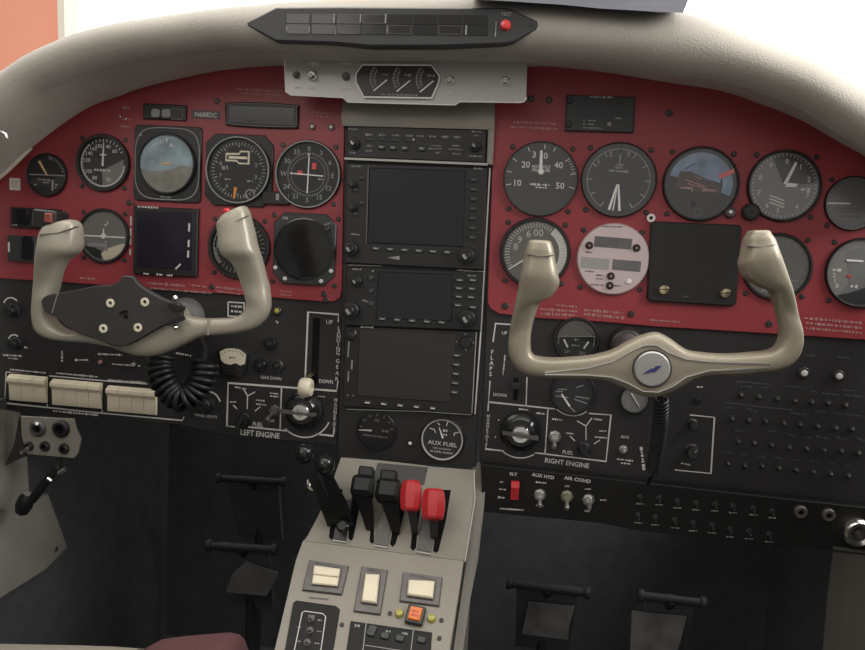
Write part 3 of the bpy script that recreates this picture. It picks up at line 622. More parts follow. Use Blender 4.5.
t.mb().prism(t.ls([(230, 106), (295, 108.5), (294.5, 125.5), (229.5, 122.5)]), .007, .0074).build('screen', 'screen'); m = t.mb(); m.path(t.ls(smooth_pts([(229, 104.5), (262, 104), (295, 106.4), (297, 109), (296.5, 125), (294, 127), (262, 126.5), (230, 124), (228, 121), (228, 107)], 4, True)), .55*k, .007, .0075, True); m.build('case_line', 'grey_metal'); m = t.mb(); dash(m, t, (247, 121), (255, 121.5), 1.8, .0078); m.build('lettering', 'dim_paint')
for x, y, l in ((312, 126.5, 'tiny metal lamp under faint print beside the wide blank display'), (331, 127, 'tiny metal lamp at the inner edge of the red board above the course dial')):
    t = T('indicator_lamp', l, 'lamp', x, y); t.mb().ring(0, 0, 1.8*k, 3*k, .003, .0052, 16).build('collar', 'dark_metal'); t.mb().disc(0, 0, 1.9*k, .003, .0058, 14, .0006).build('lens', 'slot_edge')
t = T('placard', 'tiny white printed placard at the outer end of the red board', 'placard', 14, 184)
t.mb().rr(0, 0, 11.5*k, 12*k, .6*k, .003, .0036).build('plate', 'white_paint'); m = t.mb()
for y in (2.6, .2, -2.4): m.dashes((-3.6*k, y*k), (3.6*k, (y-.3)*k), 1.4*k, .0039)
m.build('lettering', 'pink_paint')
t = T('rocker_module', 'black two-key module under the small dial at the outer end of the red board', 'switch', 36, 218)
t.mb().prism(t.ls([(11.5, 207), (61, 209.5), (60, 230), (11.5, 227)]), .003, .008, .001).build('case', 'black_plastic'); button(t, 22, 217, 16, 15, .008, .010, 'black_gloss'); button(t, 40, 218, 13, 15, .008, .010, 'black_gloss'); m = t.mb(); dash(m, t, (15, 225), (20, 225.4), 1.8, .0104); m.build('lettering', 'grey_paint')
t = T('rocker_module', 'dark green-grey module with a white edge mark behind the outer yoke horn', 'switch', 22, 247)
t.mb().prism(t.ls([(8, 235), (36, 236.5), (36, 263), (8, 261)]), .003, .007, .001).build('case', 'charcoal'); button(t, 29, 248, 11, 22, .007, .009, 'black_gloss'); c = t.l(10, 247); t.mb().rr(c[0], c[1], 1.8*k, 10*k, 0, .007, .0075).build('edge_mark', 'white_paint')

# ------------------------------------------------------------------ copilot's side of the red board
g = gauge('manifold_gauge', 'black manifold pressure dial numbered 10 to 50 with twin needles upright at thirty', 540.5, 179, 37.5, bw=.97, gl='hazy_glass')
m = g.mb()
for a in (-102, -79, -56, -25, 4, 22, 52, 79, 103): m.seg(pol(a, .82*g.r), pol(a, .97*g.r) if abs(a) > 30 else pol(a, .95*g.r), .022*g.r, g.d-.0004, g.d)
for a in range(56, 80, 5): m.seg(pol(a, .88*g.r), pol(a, .95*g.r), .015*g.r, g.d-.0004, g.d)
for s, x, y in (('10', -.62, -.13), ('20', -.43, .38), ('3', -.22, .66), ('0', .10, .64), ('40', .47, .40), ('50', .55, -.16)): m.text(s, x*g.r, y*g.r, .17*g.r, g.d)
m.text('MANIFOLD', 0, .34*g.r, .085*g.r, g.d, 0, .5*g.r); m.text('PRESSURE', 0, .24*g.r, .085*g.r, g.d, 0, .5*g.r); m.dashes((-.28*g.r, -.15*g.r), (.28*g.r, -.16*g.r), .06*g.r, g.d); m.dashes((-.12*g.r, -.23*g.r), (.18*g.r, -.23*g.r), .05*g.r, g.d); m.build('dial_markings', 'white_paint')
needle(g, -2, .20, .78, .09, .07); hubcap(g, .08, 'needle_white', (0, .2)); close(g)
g = gauge('tachometer', 'black tachometer with a fan of three needles pointing down', 618.5, 180, 38, bw=.96, gl='hazy_glass')
m = g.mb(); ticks(m, g, 10, -150, 150, .72, .88, .03); m.arc((0, 0), .86*g.r, -150, 150, .018*g.r, g.d-.0004, g.d, 40); m.seg((0, .35*g.r), (0, .88*g.r), .03*g.r, g.d-.0004, g.d); m.text('RPM', -.02*g.r, .34*g.r, .075*g.r, g.d); m.dashes((-.28*g.r, .25*g.r), (.26*g.r, .24*g.r), .08*g.r, g.d); m.dashes((-.08*g.r, .42*g.r), (.1*g.r, .42*g.r), .05*g.r, g.d)
nums(m, g, [('2', -20), ('3', 17), ('1', -50)], .76, .13); m.build('dial_markings', 'grey_paint')
for a, w, n in ((193.5, .07, 'needle'), (186, .035, 'needle'), (174, .07, 'needle')): needle(g, a, .12, .86, w*.6, w, 'needle_white', n)
close(g)
g = gauge('horizon_gauge', 'blue and brown tilted horizon dial with a red pointer on the copilot board', 700.5, 184, 38.5, bw=.93, dial='dial_black', gl='hazy_glass')
m = g.mb(); m.sector((0, 0), .62*g.r, .90*g.r, -76, 110, g.d-.0006, g.d-.0001, 40); m.prism([(-.62*g.r, .36*g.r)]+[pol(a, .64*g.r) for a in range(-58, 64, 8)]+[(.55*g.r, .05*g.r)], g.d-.0006, g.d-.0002); m.build('blue_arc', 'dial_blue')
m = g.mb(); m.prism([(-.60*g.r, .34*g.r), (-.3*g.r, .35*g.r), (.55*g.r, -.02*g.r), (.58*g.r, -.28*g.r), (-.7*g.r, -.15*g.r)], g.d-.0003, g.d+.0001); m.build('brown_ground', 'dial_brown')
m = g.mb()
for p, q in (((-.42, .10), (.14, -.06)), ((-.36, .0), (.20, -.13)), ((-.16, .20), (.02, .14))): m.seg((p[0]*g.r, p[1]*g.r), (q[0]*g.r, q[1]*g.r), .03*g.r, g.d, g.d+.0002)
m.build('pitch_lines', 'pink_paint')
m = g.mb(); m.path([(-.55*g.r, -.13*g.r), (-.22*g.r, -.13*g.r), (-.22*g.r, -.23*g.r)], .05*g.r, g.d, g.d+.0010); m.path([(.08*g.r, -.22*g.r), (.08*g.r, -.17*g.r), (.45*g.r, -.17*g.r)], .05*g.r, g.d, g.d+.0010); m.build('aircraft_symbol', 'pink_paint')
m = g.mb(); m.seg((.50*g.r, .22*g.r), (.90*g.r, .42*g.r), .12*g.r, g.d, g.d+.0010); m.build('red_pointer', 'red_lens')
m = g.mb(); ticks(m, g, 4, -40, 20, .72, .88, .04); m.build('dial_markings', 'grey_paint')
m = g.mb(); m.ring(-.02*g.r, -.80*g.r, .09*g.r, .13*g.r, g.d, g.d+.0008, 20); m.build('caging_ring', 'dim_paint'); close(g)
g = gauge('altimeter', 'grey-faced altimeter with two white needles and a dark knob at its lower rim', 784, 186, 37.5, bw=.92, dial='dial_grey', gl='hazy_glass')
m = g.mb(); m.sector((0, 0), 0.02*g.r, .96*g.r, -25, 82, g.d-.0006, g.d-.0002); m.build('dark_wedge', 'dial_black')
m = g.mb(); ticks(m, g, 50, 0, 360, .88, .95, .02, True); nums(m, g, [('0', 2), ('1', 36), ('2', 72), ('3', 108), ('4', 144), ('5', 188), ('6', 216), ('7', 252), ('8', 288), ('9', 324)], .74, .15); m.dashes((.5*g.r, -.08*g.r), (.8*g.r, -.1*g.r), .14*g.r, g.d)
for yy in (-.44, -.54, -.64): m.seg((-.38*g.r, (yy+.14)*g.r), (.06*g.r, (yy)*g.r), .045*g.r, g.d-.0004, g.d)
m.build('dial_markings', 'white_paint')
needle(g, 22, .05, .78, .10, .07); m = g.mb(); m.prism([(.02*g.r, -.03*g.r), (.12*g.r, .10*g.r), (.40*g.r, .08*g.r), (.34*g.r, -.02*g.r)], g.d, g.d+.0012); m.build('short_needle', 'needle_white'); close(g)
c = g.l(750, 212); kb = g.mb().disc(c[0], c[1], 9*g.k(), .003, .012, 24, .0015).build('adjuster_knob', 'black_plastic'); g.mb().ring(c[0], c[1], 3.5*g.k(), 4.6*g.k(), .012, .0124, 20).build('knob_ring', 'dim_paint', kb)
g = gauge('speed_gauge', 'grey-black dial with one level white needle at the outer end of the copilot board, upper', 853, 203.5, 29, bw=.95, dial='dial_mid', gl='hazy_glass')
m = g.mb(); ticks(m, g, 24, 120, 420, .82, .93, .03, True)
for y in (-.2, -.32, -.5): m.dashes((-.6*g.r, y*g.r), (.3*g.r, y*g.r), .08*g.r, g.d)
m.build('dial_markings', 'dim_paint'); needle(g, -92, .10, .93, .05, .06); close(g)
g = gauge('exhaust_gauge', 'temperature dial partly behind the copilot yoke horn, painted reflection arc and white pointer', 535, 253, 35.5, bw=.90, dial='dial_grey')
m = g.mb(); ticks(m, g, 40, -120, 120, .80, .96, .028); nums(m, g, [('8', -75), ('9', -52), ('6', -22), ('00', 6)], .64, .22); m.build('dial_markings', 'white_paint')
m = g.mb(); m.sector((0, 0), .76*g.r, .99*g.r, 35, 150, g.d-.0005, g.d-.0001, 30); m.build('reflection_arc', 'needle_white'); needle(g, 235, .3, .98, .06, .05); close(g)  # white arc is a reflection painted onto the dial
# silver digital fuel flow
t = T('fuel_computer', 'round pinkish silver instrument with three small windows and four black keys', 'instrument', 613, 259)
k = t.k(); R = 36.5*k; t.mb().lathe(0, 0, [(R, .003), (R, .0062), (R*.965, .0075), (.0005, .0075)], 64, cap=False).build('face', 'silver_face')
for (a, b2, nm) in (((594.5, 236.5), (631, 249), 'display_window'), ((612.5, 259.5), (640, 271.5), 'display_window'), ((581, 257), (608.5, 269.5), 'label_plate')):
    c1, c2 = t.l(*a), t.l(*b2); t.mb().rr((c1[0]+c2[0])/2, (c1[1]+c2[1])/2, abs(c2[0]-c1[0]), abs(c2[1]-c1[1]), 1*k if nm == 'label_plate' else 0, .0075, .0080, 0, -.03).build(nm, 'worn_steel' if nm != 'label_plate' else 'aluminium')
for x, y in ((589, 245.5), (636, 248), (610.5, 276), (609.5, 285.5)):
    c = t.l(x, y); b = t.mb().disc(c[0], c[1], 3.9*k, .0075, .0105, 18, .0008).build('key', 'black_plastic'); t.mb().disc(c[0], c[1], 1.3*k, .0105, .0109, 10).build('key_mark', 'pink_paint', b)
c = t.l(628.5, 281.5); t.mb().disc(c[0], c[1], 2.6*k, .0075, .0095, 14, .0006).build('indicator_lamp', 'needle_white')
m = t.mb()
for p, q in (((585, 252), (592, 252.4)), ((585, 271), (594, 271.6)), ((602, 226.5), (622, 227)), ((596, 275), (603, 275.4)), ((596, 278.5), (603, 279)), ((590, 284.5), (603, 285)), ((614, 285.5), (622, 286))): dash(m, t, p, q, 1.5, .0079)
m.build('lettering', 'dim_paint')
for x, y in ((584, 230), (642, 232.5), (640, 289.5), (580.5, 287)): c = t.l(x, y); t.mb().disc(c[0], c[1], .003, .003, .0044, 12, .0008).build('screw', 'dark_metal')
# plain black box
t = T('blank_module', 'square plain black box with two brass-coloured screws along its bottom edge', 'instrument', 694, 264)
t.mb().prism(t.ls([(652, 221.5), (655, 221.5), (738, 225), (740.5, 227.5), (735.5, 303), (732, 306), (649, 301), (646.5, 298), (650.5, 224)]), .003, .009, .0012).build('case', 'black_plastic')
for x, y in ((663, 289.5), (724.5, 293)): c = t.l(x, y); b = t.mb().lathe(c[0], c[1], [(5.2*k, .009), (5.2*k, .0105), (4.2*k, .0118), (.0004, .0122)], 22).build('screw', 'brass'); t.mb().seg((c[0]-5*k, c[1]), (c[0]+5*k, c[1]+.6*k), .8*k, .0117, .0124).build('slot', 'black_matte', b)
m = t.mb(); dash(m, t, (682.5, 296.3), (689, 296.8), 2, .0094); m.build('lettering', 'dim_paint')
g = gauge('grey_gauge', 'grey dial mostly hidden behind the copilot yoke horn beside the plain black box', 777, 267, 35.5, bw=.90, dial='dial_grey', gl='hazy_glass')
m = g.mb(); ticks(m, g, 20, 20, 340, .84, .95, .03); m.dashes((.3*g.r, -.45*g.r), (.7*g.r, -.40*g.r), .12*g.r, g.d); m.dashes((.35*g.r, -.6*g.r), (.6*g.r, -.56*g.r), .1*g.r, g.d); m.rr(-.4*g.r, -.75*g.r, .28*g.r, .18*g.r, 0, g.d-.0004, g.d); m.build('dial_markings', 'grey_paint'); close(g)
g = gauge('dual_needle_gauge', 'grey dial with a black lower half and level white needle at the outer end, lower', 862, 273, 37.5, bw=.93, dial='dial_grey', gl='hazy_glass')
m = g.mb(); m.prism([pol(a, .97*g.r) for a in range(100, 226, 6)]+[(-.35*g.r, -.35*g.r), (-.42*g.r, .2*g.r), (-.5*g.r, .6*g.r), (-.2*g.r, .75*g.r), (.6*g.r, .6*g.r)], g.d-.0006, g.d-.0002); m.build('dark_field', 'dial_mid')
m = g.mb(); m.prism([pol(a, .97*g.r) for a in range(126, 226, 6)]+[(-.3*g.r, -.62*g.r), (.5*g.r, -.3*g.r)], g.d-.0006, g.d); m.build('black_field', 'dial_black')
m = g.mb(); nums(m, g, [('2', 262), ('1', 250), ('0', 238)], .80, .13); m.dashes((-.85*g.r, .05*g.r), (-.6*g.r, .05*g.r), .09*g.r, g.d); m.dashes((-.28*g.r, -.42*g.r), (-.05*g.r, -.42*g.r), .10*g.r, g.d+.0002); m.build('dial_markings', 'white_paint')
needle(g, -90, 0, .48, .05, .06, o=(0, .36)); m = g.mb(); m.seg((-.42*g.r, -.1*g.r), (-.3*g.r, -.14*g.r), .05*g.r, g.d, g.d+.0006); m.build('red_mark', 'red_lens'); close(g)
# digital fuel computer up top
t = T('digital_display', 'small dark grey digital display module alone at the top of the copilot red board', 'display', 600, 114)
t.mb().prism(t.ls([(566.5, 95), (635, 97.5), (633, 133), (565, 131)]), .003, .0075, .001).build('case', 'charcoal'); t.mb().prism(t.ls([(577.5, 101), (623, 103.5), (622.5, 117), (577, 115)]), .0075, .0079).build('screen', 'screen')
m = Split(t, 'grey_paint'); dash(m, t, (589, 97.2), (613, 98), 2.4, .0079); dash(m, t, (614, 118.5), (622, 119), 1.8, .0079)
for p, q in (((583, 121), (585, 121)), ((588, 121), (596, 121.3)), ((583, 124.6), (585, 124.6)), ((588, 124.6), (594, 125)), ((583, 128.2), (586, 128.3)), ((588, 128.3), (602, 128.8))): dash(m, t, p, q, 1.6, .0079)
c = t.l(609, 124.6); m.disc(c[0], c[1], 2*k, .0075, .0082, 12); m.build('lettering', 'grey_paint')
for x, y in ((569.5, 101), (568.5, 124.5)): c = t.l(x, y); t.mb().disc(c[0], c[1], 3.4*k, .0075, .0092, 14, .0006).build('screw', 'black_plastic')
t = T('indicator_lamp', 'small chrome-rimmed lamp above the top edge of the plain black box', 'lamp', 651, 218); t.mb().ring(0, 0, 2*k, 4.2*k, .003, .006, 20).build('collar', 'chrome'); t.mb().disc(0, 0, 2.2*k, .003, .0048, 14).build('lens', 'dark_metal')
t = T('push_button', 'small round metal button between the tilted blue horizon dial and the grey altimeter', 'button', 730, 212); t.mb().lathe(0, 0, [(5.6*k, .003), (5.6*k, .006), (4.6*k, .0075), (3.6*k, .0068), (.0003, .0068)], 22).build('collar', 'grey_metal'); t.mb().disc(0, 0, 2.2*k, .0066, .009, 14, .0006).build('button', 'chrome')

# ------------------------------------------------------------------ gauges low in the centre and on the black sub-panels
def small_gauge(name, label, x, y, r, d0, dial='dial_black', bw=.92, bez='black_plastic'):
    t = T(name, label, 'gauge', x, y); t.R = R = r*t.k(); b = d0
    t.mb().lathe(0, 0, [(R, b), (R, b+.003), (R*.96, b+.0042), (R*(bw+.02), b+.0042), (R*bw, b+.0020), (R*bw, b)], 48, cap=False).build('bezel', bez)
    t.mb().disc(0, 0, R*(bw+.01), b, b+.001, 48).build('dial', dial); t.d = b+.0014; t.r = R*bw; t.gb = b; t.gl = 'gauge_glass'; return t
g = small_gauge('suction_gauge', 'dim black dial with one level white needle below the radio stack', 376, 431, 20, .0015)
m = g.mb(); ticks(m, g, 6, -80, 80, .78, .92, .04); m.text('PSI', 0, .55*g.r, .14*g.r, g.d); m.dashes((-.7*g.r, -.28*g.r), (.6*g.r, -.34*g.r), .08*g.r, g.d); m.dashes((.3*g.r, .02*g.r), (.7*g.r, 0), .12*g.r, g.d); m.build('dial_markings', 'grey_paint'); needle(g, -92, .25, .96, .10, .05); close(g)
g = small_gauge('fuel_gauge', 'black AUX FUEL dial ringed by a white line below the radio stack', 442, 440, 22.5, .0015)
m = g.mb(); m.ring(0, 0, .94*g.r, 1.0*g.r, g.d-.0004, g.d+.0010, 48); m.text('AUX FUEL', .02*g.r, -.20*g.r, .19*g.r, g.d, -.05, 1.42*g.r); m.text('FUEL QUANTITY', .02*g.r, -.46*g.r, .07*g.r, g.d, -.05, .9*g.r); m.text('IN LEVEL FLIGHT', 0, -.62*g.r, .09*g.r, g.d, -.05, 1.1*g.r)
m.path([pol(-52, .82*g.r), pol(-42, .62*g.r), pol(-48, .45*g.r)], .045*g.r, g.d-.0004, g.d); m.path([pol(62, .92*g.r), pol(58, .66*g.r), pol(68, .60*g.r)], .045*g.r, g.d-.0004, g.d); m.seg(pol(14, .95*g.r), pol(14, .70*g.r), .05*g.r, g.d-.0004, g.d); m.dashes((.02*g.r, .45*g.r), (.22*g.r, .45*g.r), .12*g.r, g.d); m.dashes((.04*g.r, .25*g.r), (.22*g.r, .24*g.r), .10*g.r, g.d); m.seg(pol(-18, .85*g.r), pol(-12, .7*g.r), .04*g.r, g.d-.0004, g.d); m.build('dial_markings', 'white_paint')
needle(g, -22, .08, .62, .09, .04, o=(.06, 0)); close(g)
t = T('indicator_lamp', 'tiny bright white lamp between the two dials below the radio stack', 'lamp', 410, 443.5); t.mb().ring(0, 0, 2*k, 3.6*k, .0015, .004, 16).build('collar', 'black_plastic'); t.mb().disc(0, 0, 2*k, .0015, .0042, 12, .0005).build('lens', 'needle_white')
g = small_gauge('fuel_pressure_gauge', 'round twin-pointer dial half covered by the copilot red board above the yoke bar', 576.5, 340, 23.5, -.0005, bw=.86)
m = g.mb(); m.prism([(-.95*g.r, .12*g.r)]+[pol(a, .97*g.r) for a in range(-80, 84, 8)]+[(.95*g.r, .22*g.r)], g.d-.0005, g.d-.0001); m.build('grey_upper_field', 'dial_grey')
m = g.mb(); m.seg((-.95*g.r, .10*g.r), (.95*g.r, .22*g.r), .05*g.r, g.d-.0003, g.d); m.seg((.9*g.r, .2*g.r), (.88*g.r, -.3*g.r), .04*g.r, g.d-.0003, g.d); m.seg((-.88*g.r, .1*g.r), (-.88*g.r, -.3*g.r), .04*g.r, g.d-.0003, g.d)
m.text('LH', -.4*g.r, -.62*g.r, .16*g.r, g.d); m.text('RH', .36*g.r, -.66*g.r, .16*g.r, g.d); m.dashes((-.2*g.r, -.3*g.r), (.2*g.r, -.3*g.r), .1*g.r, g.d); m.dashes((-.08*g.r, 0), (.1*g.r, 0), .14*g.r, g.d); m.build('dial_markings', 'grey_paint')
for p, q in (((-.62, -.02), (-.40, -.42)), ((.62, -.06), (.40, -.42))): g.mb().seg((p[0]*g.r, p[1]*g.r), (q[0]*g.r, q[1]*g.r), .09*g.r, g.d, g.d+.0008).build('needle', 'needle_white')
close(g)
g = small_gauge('oil_gauge', 'round dial with slanted white needles just below the copilot yoke bar', 573, 393, 23, -.0005, bw=.88)
m = g.mb()
for p, q in (((-.75, .1), (-.3, .12)), ((-.85, -.25), (-.2, -.28)), ((.15, -.2), (.85, -.26)), ((.1, -.34), (.75, -.52)), ((.15, .25), (.5, .4)), ((-.1, -.75), (.2, -1)), ((-.85, -.02), (-.5, 0))): m.seg((p[0]*g.r, p[1]*g.r), (q[0]*g.r, q[1]*g.r), .05*g.r, g.d-.0004, g.d)
m.build('dial_markings', 'grey_paint'); g.mb().seg((-.55*g.r, -.12*g.r), (-.1*g.r, -.72*g.r), .09*g.r, g.d, g.d+.0008).build('needle', 'needle_white'); close(g)
g = small_gauge('trim_gauge', 'small grey dial peeking out below the copilot yoke hub', 635, 400, 15, -.0005, dial='dial_grey', bw=.9)
needle(g, 145, -.5, .75, .09, .05, o=(0, .05)); m = g.mb(); ticks(m, g, 8, -90, 90, .8, .95, .04); m.build('dial_markings', 'grey_paint'); close(g)
g = T('voltmeter', 'fan-shaped cream-faced voltmeter on the black sub-panel beside the coiled cord', 'gauge', 232, 362)
k = g.k(); o = [(-13*k, 9*k), (-7*k, 12.5*k), (0, 13.5*k), (7*k, 12.5*k), (14*k, 8*k), (12*k, -7*k), (8*k, -14*k), (-8*k, -12*k), (-11*k, -5*k)]
g.mb().prism([(x*1.12, y*1.10) for x, y in o], -.0005, .003, .0006).build('case', 'black_plastic'); g.mb().prism(o, .003, .0034).build('dial', 'dial_black')
g.mb().prism([(-13*k, 9*k), (-7*k, 12.3*k), (0, 13.2*k), (7*k, 12.3*k), (13.5*k, 8*k), (12.5*k, -1*k), (8*k, -3*k), (3*k, -1*k), (-2*k, -3*k), (-8*k, -2*k), (-11.5*k, 1*k)], .0034, .0037).build('scale_plate', 'ivory')
m = g.mb(); m.dashes((-9*k, -6*k), (9*k, -6.6*k), 2.4*k, .0038); m.dashes((-7*k, -9.5*k), (8*k, -10*k), 1.8*k, .0038); m.dashes((-3*k, -12.5*k), (4*k, -12.7*k), 1.4*k, .0038); m.build('lettering', 'brass')
m = g.mb()
for a in range(-40, 41, 10): m.seg((pol(a, 15*k)[0], pol(a, 15*k)[1]-5*k), (pol(a, 17*k)[0], pol(a, 17*k)[1]-5*k), .5*k, .0036, .0039)
m.dashes((-3*k, 4*k), (3*k, 4*k), 1.6*k, .0039); m.build('scale_marks', 'dark_metal')

# ------------------------------------------------------------------ switches
def toggle(label, x, y, r, fr=PF, d0=0., dirn=(0, -1), group=None, m='chrome', ln=2.6, name='toggle_switch', off=None):
    t = T(name, label, 'switch', x, y, fr, group, off); R = r*t.k()
    t.mb().lathe(0, 0, [(R, d0), (R, d0+R*.35), (R*.72, d0+R*.45), (R*.62, d0+R*.9), (R*.30, d0+R*.9)], 8 if r > 3 else 12).build('nut', m)
    ux, uy = dirn; t.mb().tube([(0, 0, d0+R*.4), (ux*R*.5, uy*R*.5, d0+R*1.5), (ux*R*1.0, uy*R*1.0, d0+R*ln*.85), (ux*R*1.15, uy*R*1.15, d0+R*ln)], [R*.22, R*.26, R*.42, R*.30], 10).build('lever', m); return t
def pushbutton(label, x, y, r, fr=PF, d0=0., group=None, m='chrome', inner='white_paint', cat='button', name='push_button', h=1.):
    t = T(name, label, cat, x, y, fr, group); R = r*t.k()
    t.mb().lathe(0, 0, [(R, d0), (R, d0+R*.4*h), (R*.85, d0+R*.55*h), (R*.60, d0+R*.55*h), (R*.58, d0+R*.2*h)], 22, cap=False).build('collar', m)
    t.mb().lathe(0, 0, [(R*.56, d0), (R*.56, d0+R*.6*h), (R*.40, d0+R*.8*h), (R*.001, d0+R*.85*h)], 18).build('button', inner); return t
def breaker(label, x, y, r, group=None, m='dim_paint', cat='circuit breaker', name='circuit_breaker', fr=PF, d0=-.0005):
    t = T(name, label, cat, x, y, fr, group); R = r*t.k()
    t.mb().lathe(0, 0, [(R, d0), (R, d0+.0015), (R*.7, d0+.002), (R*.62, d0+.0014)], 14, cap=False).build('collar', 'black_plastic')
    t.mb().lathe(0, 0, [(R*.55, d0), (R*.55, d0+.0042), (R*.35, d0+.005)], 12).build('button', m); return t
pushbutton('black push button highest of the three black buttons near the landing gear slot', 269, 344, 6.4, m='black_gloss', inner='black_plastic', d0=-.0005, h=1.3)
pushbutton('black push button above the GEAR of the GEAR DOWN legend', 259, 365.5, 6.4, m='black_gloss', inner='black_plastic', d0=-.0005, h=1.3)
pushbutton('black push button above the DOWN of the GEAR DOWN legend', 276, 366, 6.8, m='dark_metal', inner='black_plastic', d0=-.0005, h=1.3)
pushbutton('small pale green lamp just inside the lower corner of the pilot yoke horn', 276, 311, 4.5, m='dark_metal', inner='yellow_lens', d0=-.0005, name='indicator_lamp', cat='lamp')
for x, y, lb in ((373*0+805, 373.5, 'white round push button above the circuit breakers, the one closer to the yoke'), (840, 376.5, 'white round push button above the circuit breakers, the one farther from the yoke')):
    pushbutton(lb, x, y, 6.2, m='dark_metal', d0=-.0005)
rk = rotary = None
def rotary_knob(label, x, y, r, m='black_plastic', fr=PF, d0=-.0005, h=.012, ang=40, mark='dim_paint', name='rotary_knob', wing=False):
    t = T(name, label, 'knob', x, y, fr); R = r*t.k()
    t.mb().lathe(0, 0, [(R, d0), (R, d0+.002), (R*.8, d0+.003), (R*.74, d0+h), (R*.66, d0+h+.001)], 24).build('skirt', m)
    if wing:
        a, b = pol(ang, R*1.15), pol(ang+180, R*.9); t.mb().seg(a, b, R*.35, d0+h*.6, d0+h+.006, R*.5).build('grip_bar', m)
    if mark: a, b = pol(ang, R*.25), pol(ang, R*.7); t.mb().seg(a, b, R*.14, d0+h+.0008, d0+h+.0014).build('index_mark', mark)
    return t
rotary_knob('small black knob under a white arc by the cabin wall, upper of two', 11, 311, 7)
rotary_knob('small black knob under a white arc by the cabin wall, lower of two', 14, 344, 6)
rotary_knob('black dimmer knob above the PANEL LIGHTS legend', 205, 405, 9)
breaker('tiny reddish button in the row above the cream rocker switches', 99, 362.5, 3.2, None, 'pink_paint', 'button', 'push_button')
breaker('tiny grey button in the row above the cream rocker switches near the coiled cord', 132, 365, 3.6, None, 'grey_paint', 'button', 'push_button')
# cream rocker switches
def rocker(label, x0, x1, yt, yb, group):
    xm = (x0+x1)/2; t = T('rocker_switch', label, 'switch', xm, (yt+yb)/2, PF, group, .007); k = t.k(); h = (yb-yt)*k; w = (x1-x0)*k-.0006
    t.mb().exu([(-.0005, h*.50), (.004, h*.50), (.0105, h*.38), (.0105, h*.26), (.0060, h*.10), (.0050, -h*.46), (.0040, -h*.5), (-.0005, -h*.5)], -w/2, w/2).build('rocker', 'cream_plastic')
    t.mb().rr(0, 0, w+.0005, h+.003, 0, -.0005, .0015).build('surround', 'black_plastic')
ords = ['first', 'second', 'third', 'fourth', 'fifth', 'sixth', 'seventh', 'eighth', 'ninth', 'tenth']
for nm, x0, x1, n, y0 in (('outermost', 8, 45.5, 3, 375.6), ('middle', 51, 100.5, 4, 380.5), ('innermost', 106.5, 155.5, 4, 387)):
    for i in range(n):
        a = x0+(x1-x0)*i/n; b = x0+(x1-x0)*(i+1)/n; yy = y0+(a-x0)*.085
        rocker('cream rocker switch, %s from the cabin wall in the %s boxed bank' % (ords[i], nm), a, b, yy, yy+24.5, 'cream rocker switches')
# key-style magneto switches
def magneto(label, x, y, r, ang):
    t = T('magneto_switch', label, 'switch', x, y); k = t.k(); R = r*k
    t.mb().lathe(0, 0, [(R, -.0005), (R, .004), (R*.94, .006), (R*.80, .007), (R*.62, .012), (R*.58, .012)], 40).build('dial', 'black_gloss')
    t.mb().lathe(0, 0, [(R*.44, .011), (R*.44, .016), (R*.38, .018), (R*.20, .018), (R*.18, .0165)], 24).build('lock_cylinder', 'chrome')
    a, b = pol(ang, R*.85), pol(ang+180, R*.85); t.mb().seg(a, b, R*.15, .0165, .024, R*.12).build('key_bar', 'grey_metal'); return t
magneto('black round magneto switch with a chrome key lock inside the LEFT ENGINE box', 303, 410.5, 19.5, -88)
magneto('black round magneto switch with a chrome key lock beside the RIGHT ENGINE box', 520.5, 432.5, 21, 95)
toggle('fuel pump toggle inside the LEFT ENGINE box', 274, 411.5, 6, PF, -.0005, (-.5, -1), None, 'grey_metal')
toggle('fuel pump toggle inside the RIGHT ENGINE box', 555, 437.5, 6.4, PF, -.0005, (-.1, -1), None, 'nickel')
toggle('small chrome toggle under the AUX legend beside the RIGHT ENGINE box', 624, 450.5, 4.6, PF, -.0005, (0, -.1), None, 'nickel', 1.6)
rotary_knob('black fuel selector handle inside the LEFT ENGINE box', 243, 420, 6.5, h=.010, ang=-150, wing=True, mark=None, name='fuel_selector')
rotary_knob('black fuel selector handle inside the RIGHT ENGINE box', 584, 450, 7, h=.010, ang=-45, wing=True, mark=None, name='fuel_selector')
rotary_knob('dull grey upper knob inside the white corner bracket under the copilot yoke', 693, 424.5, 5.5, 'dark_metal'); rotary_knob('dull grey lower knob inside the white corner bracket under the copilot yoke', 692, 452, 8, 'dark_metal', mark='grey_paint')
pushbutton('small dark button under the copilot yoke bar above the white corner bracket', 698, 401, 4, m='black_gloss', inner='black_plastic', d0=-.0005)
# landing gear and flap levers
t = T('landing_gear_lever', 'landing gear lever with a cream wheel-shaped knob below the DOWN slot', 'lever', 312, 372)
c = t.l(303.8, 388, .028); k = t.k()*.92
t.mb().tube([(0, -2*k, -.001), (-1*k, -5*k, .012), (c[0], c[1]+2*k, .022)], .0028, 10).build('arm', 'brass')
t.mb().axis((c[0]-5*k, c[1], .024), (1, 0, 0), [(3*k, 0), (8.5*k, 0), (10*k, 2.5*k), (10*k, 9.5*k), (8.5*k, 12.5*k), (4*k, 13*k), (3.6*k, 11*k)], 30).build('wheel_knob', 'ivory')
t = T('flap_lever', 'dark flap lever stub in the slot of the FLAPS box', 'lever', 515.5, 385)
t.mb().tube([(0, 0, -.001), (0, 0, .010)], .0035, 10).build('arm', 'dark_metal'); t.mb().rr(0, 0, .012, .008, .002, .010, .017, .001).build('handle', 'black_plastic')
